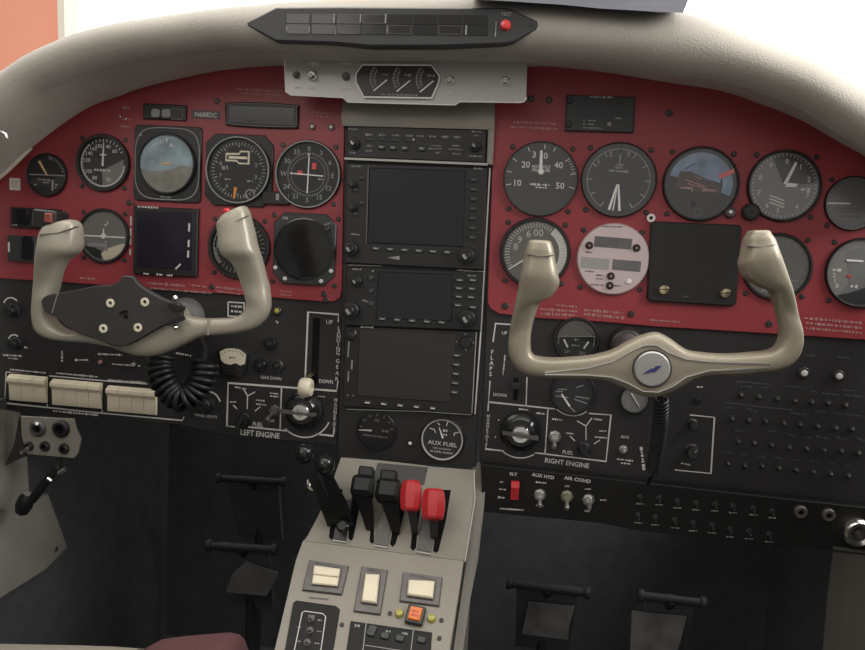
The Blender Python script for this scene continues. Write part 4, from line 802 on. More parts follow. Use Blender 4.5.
# lower strip
t = T('guarded_switch', 'red guarded ELT switch on the black switch strip', 'switch', 515, 489.5, LF)
k = t.k(); t.mb().exu([(0, 9*k), (.006, 9*k), (.009, 4*k), (.006, -9*k), (0, -9*k)], -4*k, 4*k).build('guard', 'red_plastic')
toggle('chrome toggle switch under the AUX HYD legend', 540, 494.5, 6.2, LF, 0, (0, -1), None, 'nickel')
toggle('greenish chrome toggle switch under AIR COND, next to the AUX HYD one', 567, 496, 6.4, LF, 0, (-.05, -1.1), None, 'olive_metal')
toggle('chrome toggle switch under AIR COND, beside its OFF legend', 588.5, 499.5, 6.2, LF, 0, (0, -.6), None, 'nickel')
for i, (x, y) in enumerate(((640, 502), (659, 503), (677, 506), (696, 508), (715, 509), (733, 511), (753, 513), (772, 516))):
    toggle('tiny dark toggle, %s from the AIR COND switches in the strip upper row' % ords[i], x, y-5, 3, LF, 0, (0, -.8), 'tiny toggles on the switch strip', 'dark_metal')
for i, (x, y) in enumerate(((638, 521), (655, 523), (675, 526), (693, 529), (712, 531), (730, 535), (749, 537), (769, 540))):
    toggle('tiny dark toggle, %s from the AIR COND switches in the strip lower row' % ords[i], x, y-6, 3, LF, 0, (0, -.8), 'tiny toggles on the switch strip', 'dark_metal')
m = Split(bs, 'grey_paint')
for x, y in ((640, 502), (659, 503), (677, 506), (696, 508), (715, 509), (733, 511), (753, 513), (772, 516), (638, 521), (655, 523), (675, 526), (693, 529), (712, 531), (730, 535), (749, 537), (769, 540)): dash(m, bs, (x-4, y+1.5), (x+4, y+2), 1.6, .0004)
m.build('worn_lettering', 'grey_paint')
for x, y, lb in ((800, 511.5, 'round metal jack socket on the switch strip, the one beside the tiny toggles'), (828, 514.5, 'round metal jack socket on the switch strip, between the other jack and big chrome fitting')):
    t = T('jack_socket', lb, 'socket', x, y, LF); R = 7*t.k(); t.mb().lathe(0, 0, [(R, 0), (R, .003), (R*.8, .005), (R*.45, .005), (R*.42, .001)], 24, cap=False).build('nut', 'grey_metal'); t.mb().disc(0, 0, R*.44, .0, .001, 14).build('hole', 'black_matte')
t = T('air_fitting', 'large round ridged chrome fitting at the outer end of the switch strip', 'fitting', 854, 529.5, LF); R = 16*t.k()
t.mb().lathe(0, 0, [(R, 0), (R, .008), (R*.9, .013), (R*.75, .016), (R*.5, .014), (R*.46, .006)], 14, cap=False).build('rim', 'chrome'); t.mb().disc(0, 0, R*.48, .0, .006, 20).build('centre', 'dark_metal'); t.mb().disc(0, 0, R*.16, .006, .010, 12).build('pin', 'chrome')
c1 = t.l(800, 541); t.mb().seg(t.l(832, 547), t.l(870, 552), 3*t.k(), .0, .003).build('edge_clip', 'grey_metal')
# circuit breakers
rows = (('top', ((742, 395.5), (760, 397.5), (778.5, 399.5), (796, 401.5), (813, 403), (829.5, 404), (847, 406))), ('second', ((733, 419.5), (750, 421), (767, 422), (785, 424), (801.5, 425.5), (819, 427), (837, 429), (853.5, 430))),
        ('third', ((739.5, 442.5), (755.5, 444), (773, 446), (790.5, 448.5), (808, 449.5), (825.5, 451), (843, 452), (860, 454))), ('bottom', ((729, 464.5), (746, 466.5), (763.5, 467), (780, 469), (797.5, 471), (815, 473), (832, 475), (850, 477))))
for rn, L in rows:
    for i, (x, y) in enumerate(L):
        breaker('small dark circuit breaker button, %s from the yoke end in the %s row' % (ords[i], rn), x, y, 3.2, 'circuit breakers', 'grey_metal' if (i*7+len(rn)) % 3 == 0 else 'dim_paint')

# ------------------------------------------------------------------ glareshield and what sits on it
ST = [(-40, 100, 165, 205), (-15, 84, 143, 185), (5, 75, 127, 172), (20, 68, 112, 157), (38, 57, 95, 143), (60, 46, 84, 126), (90, 34, 72, 107), (120, 26, 64, 96), (142, 22, 60, 88), (183, 16, 55, 78), (220, 11, 51, 71),
      (260, 7, 52, 67), (285, 4, 54, 66), (330, 1, 56, 66), (400, -2, 57, 66), (460, -1, 57, 66), (520, 1, 58, 67), (553, 3, 60, 67), (600, 7, 64, 72), (645, 11, 70, 79), (683, 14, 76, 85), (721, 28, 82, 91), (757, 42, 92, 103),
      (800, 57, 110, 120), (840, 78, 135, 143), (865, 93, 150, 157), (900, 118, 178, 185), (930, 142, 205, 212)]
gs = T('glareshield', 'padded beige vinyl glareshield arching over the whole instrument panel', 'glareshield', 415, 40, PF, None, 0.)
rows_ = [[], [], []]
for px, tp, cr, inn in smooth_pts(ST, 4):
    W_ = lambda py, y: gs.wl(at(px, py, y))
    top, c_, i_ = W_(tp, -.058), W_(cr, -.092), W_(inn, -.001)
    h = top[1]-c_[1]
    pr = [i_, (W_(inn-1, -.02)), (W_(cr+.6, -.078)), c_]
    for f, dd in ((.04, .100), (.14, .110), (.28, .116), (.42, .1165), (.56, .1125), (.70, .1045), (.82, .093), (.91, .081), (.965, .071)):
        pr.append((c_[0]+(top[0]-c_[0])*f, c_[1]+h*f, dd))
    pr += [top, (top[0], top[1]-.001, .04), (top[0], top[1]-.010, -.02), (top[0], top[1]-.035, -.20), (top[0], top[1]-.060, -.38)]
    rows_[0].append(pr)
m = gs.mb(); m.loft([r[3:] for r in rows_[0]], False, False, False); m.build('padded_roll', 'vinyl', smooth=60)
m = gs.mb(); m.loft([r[:4] for r in rows_[0]], False, False, False); m.build('lower_band', 'vinyl_bounce', smooth=60)
m = gs.mb(); off = .014; m.prism([gs.l(x, y, off) for x, y in ((-12, 170), (0, 164), (12, 158), (31, 148), (22, 157), (10, 169), (0, 178), (-12, 186))], .010, .016, .001); m.build('end_trim', 'ivory')
m = gs.mb(); P = [gs.wl(at(x, y, -.10)) for x, y in ((-3, 131), (2, 132), (6, 134), (8, 138), (5, 136))]; m.tube(P, [.002, .0022, .002, .0018, .001], 8); m.build('metal_clip', 'chrome')

t = T('annunciator_panel', 'long dark six-sided warning light panel set into the face of the padded glareshield', 'panel', 394, 27, GF)
o = [(248, 23), (277, 8.5), (340, 8), (420, 8.5), (505, 9), (513, 11), (537, 22), (539, 26), (536, 31), (514, 43), (504, 45), (440, 47), (370, 47), (335, 44), (277, 42), (249, 27)]
t.mb().prism(t.ls(o), -.040, .004, .0015).build('body', 'charcoal')
k = t.k()
for r in range(2):
    for i in range(8):
        x = 299.5+25.2*i; y = 20+r*10.3+.2*i
        if r == 0 and i == 5: pass
        c = t.l(x, y); b = t.mb().rr(c[0], c[1], 23.5*k, 9.2*k, .5*k, .004, .0048).build('legend_window', 'black_gloss')
        if (i, r) in ((1, 0), (2, 0), (2, 1), (4, 1), (6, 1), (3, 0)): t.mb().frame(c[0], c[1], 22.8*k, 8.4*k, .45*k, .0048, .0051).build('window_edge', 'grey_metal', b)
m = Split(t, 'grey_paint', 'divider')
for x, y, hh, w in ((335.5, 20, 9, 1.3), (361.5, 20, 8, 1.2), (386.5, 20, 9, 1.4), (466.5, 31.5, 9, 1.4), (496, 31, 14, 1), (311, 31, 5, .8), (288, 30, 5, .6), (337, 32, 8, .6), (388, 31, 7, .8)): c = t.l(x, y); m.rr(c[0], c[1], w*k, hh*k, 0, .0048, .0053)
m.build('divider', 'grey_paint')
c = t.l(505.5, 26.5); t.mb().lathe(c[0], c[1], [(5.4*k, .004), (5.2*k, .0055), (4*k, .0085), (.0004, .0095)], 24).build('test_lamp', 'red_lens'); c = t.l(506.5, 15.5); m = t.mb(); m.text('TEST', c[0], c[1], 3.2*k, .0046, 0, 10*k); m.build('lettering', 'grey_paint')
c = t.l(531, 26); t.mb().disc(c[0], c[1], 2*k, .004, .0048, 12).build('screw', 'dark_metal')

t = T('switch_bracket', 'brushed silver switch bracket hanging below the middle of the glareshield', 'bracket', 405, 80, BF)
o = [(284, 54), (527.5, 55), (526.5, 98), (524, 101.5), (520, 102.5), (460, 101.5), (455, 105), (348, 102), (343, 97.5), (291, 95), (286, 92)]
t.mb().prism(t.ls(o), -.0015, .0015, .0005).build('plate', 'aluminium')
m = t.mb(); k = t.k(); m.path(t.ls([(284.6, 56), (286.2, 92), (291, 95.2), (343, 97.8), (348, 102.3), (455, 105.2), (460, 101.8), (520, 102.7), (524, 101.8), (526.6, 98)]), .9*k, -.0012, .0019); m.build('rim', 'needle_white')
m = Split(t, 'white_paint')
for p, q, h in (((292, 61), (299, 61.5), 2), ((308, 59.8), (328, 60.3), 2.4), ((309, 64), (319, 64.5), 3.8), ((308, 88.3), (316, 88.8), 4), ((295, 88), (301, 88), 1.6), ((341, 64), (352, 64.5), 1.8), ((342, 89), (351, 89.5), 1.8), ((444, 92), (452, 92.5), 1.4)): dash(m, t, p, q, h, .0019)
m.build('lettering', 'white_paint')
t = T('gauge_cluster', 'six-sided black cluster of three fan-scale gauges on the silver bracket', 'gauge', 399, 81, BF)
o = [(357, 75), (363.5, 66), (432, 66.5), (440, 77.5), (439, 84), (432, 99), (365, 98), (357, 83)]
t.mb().prism(t.ls(o), .0015, .005, .0006).build('face', 'screen_brown')
m = t.mb(); m.path(t.ls(o), 1.2*k, .0015, .0058, True); m.build('rim', 'needle_white')
for i, x in enumerate((384, 407, 430)):
    y = 80+i*.6; c = t.l(x, y)
    m = t.mb(); m.arc((c[0]+3*k, c[1]+1*k), 16*k, 232, 310, 1.1*k, .005, .0056, 16); m.arc((c[0]+3*k, c[1]+1*k), 11.5*k, 240, 305, .8*k, .005, .0055, 14)
    for a in range(236, 311, 12): m.seg((c[0]+3*k+11.5*k*sin(radians(a)), c[1]+k+11.5*k*cos(radians(a))), (c[0]+3*k+16*k*sin(radians(a)), c[1]+k+16*k*cos(radians(a))), .7*k, .005, .0056)
    m.dashes((c[0]-2*k, c[1]+4.4*k), (c[0]+5*k, c[1]+4*k), 2.2*k, .0056); m.build('scale', 'grey_paint')
    p, q = t.l(x-9.5, y+12), t.l(x+4, y+1); t.mb().seg(p, q, 1.2*k, .005, .006).build('needle', 'needle_white')
m = t.mb(); dash(m, t, (381, 95.5), (418, 96.3), 1.7, .0056); m.build('lettering', 'grey_paint')
for x, y, r, lb in ((297, 75.5, 3.6, 'small dark toggle at the outer end of the silver bracket on the pilot half'), (313, 76, 5.4, 'chrome-nutted toggle with white legends on the silver bracket'), (346.5, 77, 4.2, 'dark toggle on the silver bracket just before the gauge cluster'), (450, 80.5, 4.6, 'chrome toggle on the silver bracket just after the gauge cluster'), (505.5, 81.5, 4.6, 'lone chrome toggle at the bare copilot end of the silver bracket')):
    toggle(lb, x, y, r, BF, .0015, (.1, -.35), None, 'nickel' if r > 4.4 else 'grey_metal', 1.9)

# ------------------------------------------------------------------ control yokes
def sweep(t, stations, off, hd, name, m, n=20, p=.62, sub=4, parent=None):
    """closed body through paired outline points (one edge, other edge)"""
    S_ = smooth_pts([(*a, *b, *(e or ())) for a, b, e in [(x[0], x[1], (x[2] if len(x) > 2 else hd, x[3] if len(x) > 3 else off)) for x in stations]], sub)
    rings = []
    for i, (ax, ay, bx, by, h_, of) in enumerate(S_):
        el = hypot(ax-bx, ay-by) or 1; ex, ey = (ax-bx)/el, (ay-by)/el          # the edge away from the panel normal shows its front, the other its back
        sa = ((ax-523)*ex+(ay-252)*ey)/(hypot(ax-523, ay-252) or 1); sb = -((bx-523)*ex+(by-252)*ey)/(hypot(bx-523, by-252) or 1)
        A, B = t.l(ax, ay, of+.65*h_*sa), t.l(bx, by, of+.65*h_*sb); cx, cy = (A[0]+B[0])/2, (A[1]+B[1])/2; hx, hy = (A[0]-B[0])/2, (A[1]-B[1])/2; r = []
        for j in range(n):
            c, s_ = cos(2*pi*j/n), sin(2*pi*j/n); c = abs(c)**p*(1 if c > 0 else -1); s_ = abs(s_)**p*(1 if s_ > 0 else -1)
            r.append((cx+hx*c, cy+hy*c, of+h_*s_))
        rings.append(r)
    for e, nx in ((0, 1), (-1, -2)):                      # rounded ends
        r = rings[e]; c = [sum(q[i] for q in r)/n for i in range(3)]; c2 = [sum(q[i] for q in rings[nx])/n for i in range(3)]
        dv = [c[i]-c2[i] for i in range(3)]; l = math.sqrt(sum(v*v for v in dv)) or 1; dv = [v/l for v in dv]
        ex = [[tuple(c[i]+(q[i]-c[i])*f+dv[i]*.004*g_ for i in range(3)) for q in r] for f, g_ in ((.95, .45), (.85, .75), (.6, .9))]
        rings = ex[::-1]+rings if e == 0 else rings+ex
    return t.mb().loft(rings).build(name, m, parent, smooth=50)
YR = .19
t = T('control_yoke', 'bare champagne-painted copilot control yoke with a round silver hub cap', 'control yoke', 652, 368, PF, None, YR)
u = YR+.012
stn = [((527.5, 243.5), (552.5, 244.5), .014, u), ((525.5, 249), (554.5, 251), .0155, u), ((523.5, 258), (555.5, 259), .016, u), ((520, 275), (558.5, 274), .018, u), ((518, 289), (559.5, 285), .018, YR+.01), ((515, 303), (551, 297), .016, YR+.008), ((512, 317), (541, 301), .014, YR+.005), ((509, 335), (534, 319), .013), ((508, 347), (531, 335)),
       ((510, 359), (531, 348)), ((517, 369), (534, 354)), ((528, 375.5), (541, 356)), ((545, 378), (555, 357)), ((565, 379), (575, 356)), ((589, 379.5), (592, 354)), ((607, 382), (610, 349.5)), ((625, 389.5), (628, 340)), ((640, 396), (643, 333.5)), ((656, 398.5), (656, 331.5)), ((672, 393), (669, 337.5)),
       ((690, 383), (684, 348)), ((706, 377), (700, 351.5)), ((734, 376), (725, 353)), ((758, 374), (748, 351.5)), ((774, 372), (763, 350)), ((789, 367.5), (772, 346)), ((799, 358.5), (776, 339)), ((804, 347), (777, 331)), ((804.5, 333), (775, 317)), ((800, 316), (771, 303)), ((795.5, 294), (766.5, 291), .014, YR+.005), ((791.5, 280), (756, 286.5), .016, YR+.008), ((787.5, 267), (741, 277), .018, YR+.01),
       ((784.5, 258), (736, 265), .018, u), ((781.5, 250), (737.5, 256), .018, u), ((779, 243), (740, 245), .016, u), ((776.5, 238), (741.5, 239), .015, u), ((773, 234), (744.5, 235), .0135, u)]
stn = [x if len(x) > 2 else (x[0], x[1], .013, YR) for x in stn]; stn = [x if len(x) > 3 else (*x, YR) for x in stn]
sweep(t, stn, YR, .013, 'yoke_body', 'yoke_paint')
k = t.k(); L = [(545, 372.3), (587, 368), (612, 361.5), (633, 350), (645, 345), (657, 345), (668, 352), (686, 359), (709, 361.5), (770, 364), (770, 367.5), (709, 370.5), (686, 377), (673, 386), (658, 392), (643, 391), (628, 383), (612, 377), (589, 375), (545, 374.3)]
m = t.mb(); m.path([t.l(x, y, YR+.013) for x, y in L], 1.0*k, YR+.009, YR+.0139, True); m.build('raised_outline', 'chrome')
c = t.l(652, 369, YR+.014); R = 18*k
hc = t.mb().lathe(c[0], c[1], [(R, YR+.008), (R, YR+.0145), (R*.92, YR+.016), (.0005, YR+.0162)], 48).build('hub_cap', 'chrome' if False else 'aluminium')
t.mb().ring(c[0], c[1], R*1.0, R*1.08, YR+.008, YR+.0142, 48).build('hub_groove', 'dark_metal')
m = t.mb(); m.prism([(c[0]-9*k, c[1]-5*k), (c[0]-3*k, c[1]-4*k), (c[0]+2*k, c[1]+1.2*k), (c[0]-1.5*k, c[1]+.7*k)], YR+.0161, YR+.0168); m.prism([(c[0]-1.4*k, c[1]-3.4*k), (c[0]+3.4*k, c[1]-2.2*k), (c[0]+9*k, c[1]+4.6*k), (c[0]+3*k, c[1]+3.6*k)], YR+.0161, YR+.0168); m.build('emblem', 'emblem_blue', hc)
for a, b, nm in (((526, 253.5), (554, 255), 'grip_seam'), ((747, 245.5), (776, 244), 'grip_seam')):
    p, q = t.l(*a, off=u+.016), t.l(*b, off=u+.016); mid = ((p[0]+q[0])/2, (p[1]+q[1])/2-.002)
    t.mb().path([p, mid, q], .6*k, u+.011, u+.0168).build(nm, 'side_trim')
t.mb().tube([(0, 0, YR-.005), (0, 0, YR-.05), (0, 0, -.004)], [.022, .016, .014], 24).build('column_shaft', 'worn_steel')
t.mb().lathe(0, 0, [(.021, -.001), (.021, .008), (.018, .014), (.014, .016)], 32).build('shaft_collar', 'dark_metal')

YL = .115
t = T('control_yoke', 'champagne-painted pilot control yoke carrying a black mounting plate', 'control yoke', 140, 325, PF, None, YL)
u = YL+.012
stn = [((39, 231), (81, 222), .0145, u), ((37, 235), (84.5, 226), .016, u), ((35, 243), (86, 242), .018, u), ((34, 250), (83, 252), .018, u), ((33.5, 258), (72, 260), .017, YL+.009), ((33, 270), (66, 270), .014, YL+.005), ((32, 285), (62.5, 284), .013, YL), ((31, 300), (58, 300), .013, YL), ((30.5, 313), (55.5, 313), .013, YL), ((32, 326), (60, 322), .013, YL), ((38, 335), (68, 328), .013, YL),
       ((52, 340), (78, 331.5), .012, YL), ((70, 342), (90, 330), .011, YL), ((90, 343.5), (104, 322), .012, YL), ((112, 347.5), (120, 312), .012, YL), ((135, 355.5), (138, 306), .013, YL), ((152, 356.5), (155, 306), .013, YL), ((168, 352), (168, 308), .013, YL), ((185, 344.5), (184, 314), .013, YL), ((204, 336.5), (203, 318), .012, YL), ((222, 335), (218, 318), .012, YL), ((241, 332.5), (231, 317.5), .012, YL), ((256, 328), (239, 315), .012, YL),
       ((266, 320), (243, 311), .012, YL), ((271.5, 310), (245, 304), .012, YL), ((272.5, 299), (243.5, 296), .013, YL), ((271, 286), (239.5, 284), .013, YL), ((268, 275), (235.5, 273), .013, YL+.003), ((265, 262), (229, 262), .015, YL+.007), ((262, 252), (220, 255), .017, u), ((259.5, 243), (216.5, 247), .018, u), ((257.5, 234), (216, 236), .017, u), ((254, 221), (215, 228), .016, u), ((251.5, 212), (215.5, 223), .015, u), ((249, 208.5), (218.5, 219.5), .0135, u)]
sweep(t, stn, YL, .013, 'yoke_body', 'yoke_pale')
k = t.k(); p, q = t.l(208.5, 319, YL+.012), t.l(208, 335, YL+.012); t.mb().seg(p, q, 1.2*k, YL+.007, YL+.0132).build('arm_seam', 'beige_paint')
p, q = t.l(221, 226.5, u+.0155), t.l(247.5, 215.5, u+.0155); t.mb().path([p, ((p[0]+q[0])/2, (p[1]+q[1])/2-.0015), q], .7*k, u+.011, u+.0156).build('grip_seam', 'side_trim')
p, q = t.l(38.5, 234.5, u+.017), t.l(77, 226.5, u+.017); t.mb().path([p, ((p[0]+q[0])/2, (p[1]+q[1])/2-.0025), q], .7*k, u+.012, u+.0176).build('grip_seam', 'side_trim')
c = t.l(229.5, 211, u); t.mb().axis((c[0]-1*k, c[1]-6*k, u), (-.25, 1, .1), [(2.4*k, 0), (2.4*k, 5*k), (3.2*k, 5.5*k), (3.2*k, 7.5*k), (2*k, 8.5*k)], 14).build('red_button', 'red_lens')
c = t.l(50, 219, u); sb = t.mb().rr(c[0], c[1]-.001, 24*k, 18*k, 3*k, u-.012, u+.012, .002, -.06).build('switch_block', 'black_plastic'); c = t.l(49, 218, u+.012); t.mb().rr(c[0], c[1], 7.5*k, 9*k, 1.5*k, u+.012, u+.015, .001).build('trim_switch', 'rust_plastic', sb)
pl = [(40.5, 302), (46, 295.5), (60, 292.5), (80, 289), (97, 285.5), (110, 285), (120, 280), (122, 276), (132, 276.5), (136, 281), (142, 287), (163, 299), (176, 303), (180, 306), (181, 318), (176, 323), (163, 326), (145, 336), (127, 345.5), (112, 346), (99, 340), (71, 330.5), (56, 318), (45, 312)]
po = YL+.020; mp = t.mb().prism([t.l(x, y, po) for x, y in smooth_pts(pl, 2, True)], YL+.013, po, .0012).build('mounting_plate', 'plate_black')
for x, y in ((110.5, 303), (145, 302), (138, 327.5), (103.5, 328.5)):
    c = t.l(x, y, po); b = t.mb().lathe(c[0], c[1], [(4*k, po-.001), (4*k, po+.001), (2*k, po+.0012), (1.6*k, po)], 18, cap=False).build('standoff', 'ivory', mp)
c = t.l(125, 317, po); m = t.mb(); m.arc(c, 5*k, -70, 30, 2.2*k, po-.001, po+.0006, 10); m.disc(c[0]+.8*k, c[1]+.6*k, 2.2*k, po-.001, po+.0006, 12); m.build('hook_slot', 'black_matte', mp)
p, q = t.l(58, 293, po), t.l(52, 313, po); t.mb().seg(p, q, .9*k, po-.001, po+.0006).build('edge_glint', 'slot_edge', mp)
m = t.mb()
for p, q in (((170, 305), (184, 309)), ((170, 323), (184, 318))): a, b = t.l(*p, off=po), t.l(*q, off=po); m.seg(a, b, 4*k, po-.003, po+.004)
m.build('clamp_jaw', 'black_plastic', mp)
for x, y in ((175, 298), (175, 327.5)): c = t.l(x, y, po); t.mb().axis((c[0], c[1], po-.002), (0, 0, 1), [(2.6*k, 0), (2.6*k, .003), (1.2*k, .005)], 14).build('clamp_screw', 'chrome', mp)
t.mb().tube([(0, 0, YL-.008), (0, 0, YL-.04), (0, 0, -.004)], [.022, .017, .015], 24).build('column_shaft', 'beige_paint')
t.mb().lathe(0, 0, [(.024, -.001), (.024, .010), (.020, .018), (.015, .02)], 32).build('shaft_collar', 'worn_steel')

# coiled cords
def coil(name, label, P, R, wire, turns, lead0, lead1):
    t = T(name, label, 'cord', P[0][0], P[0][1], PF, None, 0.)
    L = [Vector(t.wl(at(x, y, yy))) for x, y, yy in P]; C_ = [Vector(c) for c in smooth_pts([tuple(c) for c in L], 24)]
    acc = [0.]; 
    for a, b in zip(C_, C_[1:]): acc.append(acc[-1]+(b-a).length)
    tot = acc[-1]; N = turns*14; pts = []; j = 0; up = None
    for i in range(N+1):
        s_ = tot*i/N
        while j < len(acc)-2 and acc[j+1] < s_: j += 1
        f = (s_-acc[j])/max(1e-9, acc[j+1]-acc[j]); c = C_[j].lerp(C_[j+1], min(1, f)); tg = (C_[j+1]-C_[j]).normalized()
        if up is None: up = Vector((0, 0, 1))
        up = (up-tg*up.dot(tg)).normalized(); bi = tg.cross(up); a = 2*pi*turns*i/N
        pts.append(c+up*R*cos(a)+bi*R*sin(a))
    pre = [Vector(t.wl(at(*q))) for q in lead0]; post = [Vector(t.wl(at(*q))) for q in lead1]
    t.mb().tube(pre+pts+post, wire, 7).build('coil', 'rubber', smooth=70)
coil('coiled_cord', 'thick black coiled cord drooping in a loop over the last cream rockers', [(163, 352, -.055), (160, 366, -.06), (164, 382, -.065), (173, 394, -.065), (184, 399, -.065), (196, 392, -.06), (203, 378, -.055), (205, 362, -.05)], .0135, .0034, 17, [(150, 335, -.06), (158, 342, -.055)], [(206, 350, -.045), (200, 335, -.03), (196, 322, -.004)])
coil('coiled_cord', 'thin dark coiled cord hanging straight down from the copilot yoke hub', [(661, 398, -.12), (661, 415, -.11), (659, 435, -.09), (656, 455, -.07), (653, 470, -.055)], .0062, .0020, 26, [(660, 380, -.15), (661, 390, -.13)], [(650, 478, -.04), (648, 484, -.018)])

# ------------------------------------------------------------------ pedestal with levers
pd = T('pedestal', 'beige sloping centre pedestal rising between the two seats to the radio stack', 'pedestal', 390, 545, QF)
k = pd.k()
A_ = [(325, 502), (341, 457), (377, 459.5), (430, 466), (476, 470), (474, 500), (466, 560), (463, 561), (303, 541), (308, 536)]
pd.mb().prism(pd.ls(A_), -.004, .0, .0006).build('quadrant_plate', 'beige_paint')
kd = T('x', None, None, 390, 545, KF)
kp = MB(kd); KT = kd
Bp = [(303, 541), (463.5, 561), (460, 585), (443, 690), (270, 670), (296, 560)]
m = MB(); 
rings = []
def kw(p, o=0.): c = KF.uv(*p, o); return KF.O+KF.ex*c[0]+KF.ez*c[1]+KF.n*o
def qw(p, o=0.): c = QF.uv(*p, o); return QF.O+QF.ex*c[0]+QF.ez*c[1]+QF.n*o
def wmesh(polys, thing, name, mt, parent=None):
    mm = thing.mb()
    for poly in polys: mm.face([mm.v(*thing.wl(p)) for p in poly])
    bmesh.ops.remove_doubles(mm.bm, verts=mm.bm.verts[:], dist=1e-5)
    return mm.build(name, mt, parent)
def wprism(pts, vec, thing, name, mt, parent=None, ch=True):
    """world polygon extruded by vec"""
    mm = thing.mb(); a = [mm.v(*thing.wl(p)) for p in pts]; b = [mm.v(*thing.wl(p+vec)) for p in pts]; n = len(pts)
    mm.face(a); mm.face(b[::-1])
    for i in range(n): mm.face((a[i], a[(i+1) % n], b[(i+1) % n], b[i]))
    return mm.build(name, mt, parent)
wprism([kw(p) for p in Bp], -KF.n*.004, pd, 'console_plate', 'beige_paint')
bpy.data.objects.remove(kd.e)
# pedestal cheeks down to the floor
Lq = [qw((341, 457)), qw((325, 502)), kw((303, 541)), kw((296, 560)), kw((270, 670))]
Rq = [qw((476, 470)), qw((474, 500)), kw((463.5, 561)), kw((460, 585)), kw((443, 690))]
for Q, s_ in ((Lq, 1), (Rq, -1)):
    bot = [Vector((q.x, q.y+.02, 0.002)) for q in (Q[-1], Q[0])]
    pts = Q+[bot[0], Vector((Q[0].x, .06, .002)), Vector((Q[0].x, .06, Q[0].z-.01))]
    wprism([Vector((p.x, p.y+.002, p.z-.003)) for p in pts], Vector((.006*s_, 0, 0)), pd, 'side_panel', 'side_trim')
E2 = [kw((270, 670)), kw((443, 690))]; wprism([E2[0], E2[1], Vector((E2[1].x, E2[1].y+.02, .002)), Vector((E2[0].x, E2[0].y+.02, .002))], Vector((0, .006, 0)), pd, 'front_panel', 'beige_paint')
m = pd.mb(); m.path(pd.ls([(474, 471), (475, 500), (465, 562)]), 1.2*k, -.0005, .0014); m.build('edge_bead', 'slot_edge')
wprism([qw((477, 462), .0), qw((489, 463), .0), qw((478, 560), -.02), kw((470, 600), -.02), kw((456, 700), -.02), kw((446, 700), -.02), kw((463, 585), -.01), qw((467, 560), -.01)], Vector((0, .006, -.002)), pd, 'side_flange', 'side_trim')
m = pd.mb()
for pts in ([(333, 490), (343, 489), (337, 520), (333.5, 538), (331, 540), (329, 537), (331, 520)], [(352, 492), (363, 492), (357, 520), (353, 539), (350.5, 541), (348.5, 538)],
            [(362, 494), (371, 494), (374, 520), (374, 542), (372, 544), (369.5, 541), (371, 522)], [(400, 494), (409, 496), (401, 525), (395.5, 544), (392.5, 547), (390, 544), (394, 522)],
            [(413, 500), (422, 500), (418, 525), (416, 548), (413, 551), (410.5, 548), (413, 525)], [(441, 490), (451, 490), (446, 520), (438.5, 551), (436, 553), (433, 551)]): m.prism(pd.ls(pts), -.001, .0003)
m.build('lever_slots', 'black_matte')
for pts, mt in (([(333, 539.5), (346, 541.5), (352, 500), (341, 500)], 'dark_metal'), ([(374, 544), (388, 546.5), (392, 520), (387, 505), (384.5, 505), (378, 520)], 'grey_metal'), ([(417, 550), (431, 552.5), (438, 515), (423, 515)], 'grey_metal')): pd.mb().prism(pd.ls(pts), -.0005, .0012, .0003).build('slot_strip', mt)
m = pd.mb()
for p, q in (((333, 540.5), (346, 542.5)), ((374, 545.5), (388, 548)), ((417, 552), (431, 554.5))): m.path(pd.ls([p, q]), 1.2*k, -.0003, .0018)
m.build('strip_edge', 'slot_edge')
m = pd.mb(); m.prism(pd.ls([(378, 463), (428, 467.5), (424, 485), (372, 482)]), -.0005, .0008); m.build('lever_shadow', 'dark_metal')  # shadow of the levers painted as a dark sheet on the quadrant
# levers
def qp(x, y, o): c = pd.l(x, y, o); return (c[0], c[1], o)
def lever(name, label, base, knob, o, mt, wd, group=None):
    t = T(name, label, 'lever', base[0], base[1], QF, group); dx, dy = t.c[0]-pd.c[0], t.c[1]-pd.c[1]
    def q(x, y, o_): c = t.l(x, y, o_); return (c[0], c[1], o_)
    return t, q
def arm(t, P, wd, th, mt, name='arm'):
    """flat bar lever through 3-D points, widths wd across u"""
    r = []
    for i, p in enumerate(P):
        w = wd[i] if isinstance(wd, (list, tuple)) else wd
        r.append([(p[0]-w/2, p[1], p[2]-th/2), (p[0]+w/2, p[1], p[2]-th/2), (p[0]+w/2, p[1], p[2]+th/2), (p[0]-w/2, p[1], p[2]+th/2)])
    return t.mb().loft(r).build(name, mt)
for lb, base, kn, br_ in (('black ball-topped throttle lever with a chrome glint, the outer one on the pedestal', (333, 528), (304.5, 453.5), 0), ('black ball-topped throttle lever with a thick arm, beside the black square-headed levers', (347, 530), (325, 464.5), 1)):
    t, q = lever('throttle_lever', lb, base, kn, .05, None, None)
    b = q(*base, -.004); e = q(kn[0]+3, kn[1]+12, .045); kk = q(*kn, .056)
    mid = q(base[0]-(8 if br_ else 9), base[1]-28, .026)
    arm(t, [b, (b[0], b[1]+.004, .006), mid, e], [.013, .018, .020, .014] if br_ else [.012, .014, .016, .013], .011, 'lever_black')
    if br_: c = q(343, 527, .012); t.mb().axis(c, (0, 0, 1), [(.0075, 0), (.0075, .004), (.005, .006)], 18).build('pivot_boss', 'black_gloss')
    else: c = q(310.5, 484, .034); t.mb().axis((c[0], c[1], c[2]), (-.5, .1, 1), [(.0042, -.006), (.0046, 0), (.0040, .003), (.002, .004)], 12, 0, 1.5).build('highlight_cap', 'chrome')  # bright highlight on the outer arm built as a chrome cap
    R = .0115; t.mb().axis(kk, (-.2, .4, 1), [(R*.45, -R*.95), (R*.8, -R*.65), (R, -R*.1), (R*.97, R*.3), (R*.75, R*.72), (R*.4, R*.93), (.0003, R)], 24).build('ball_knob', 'black_gloss')
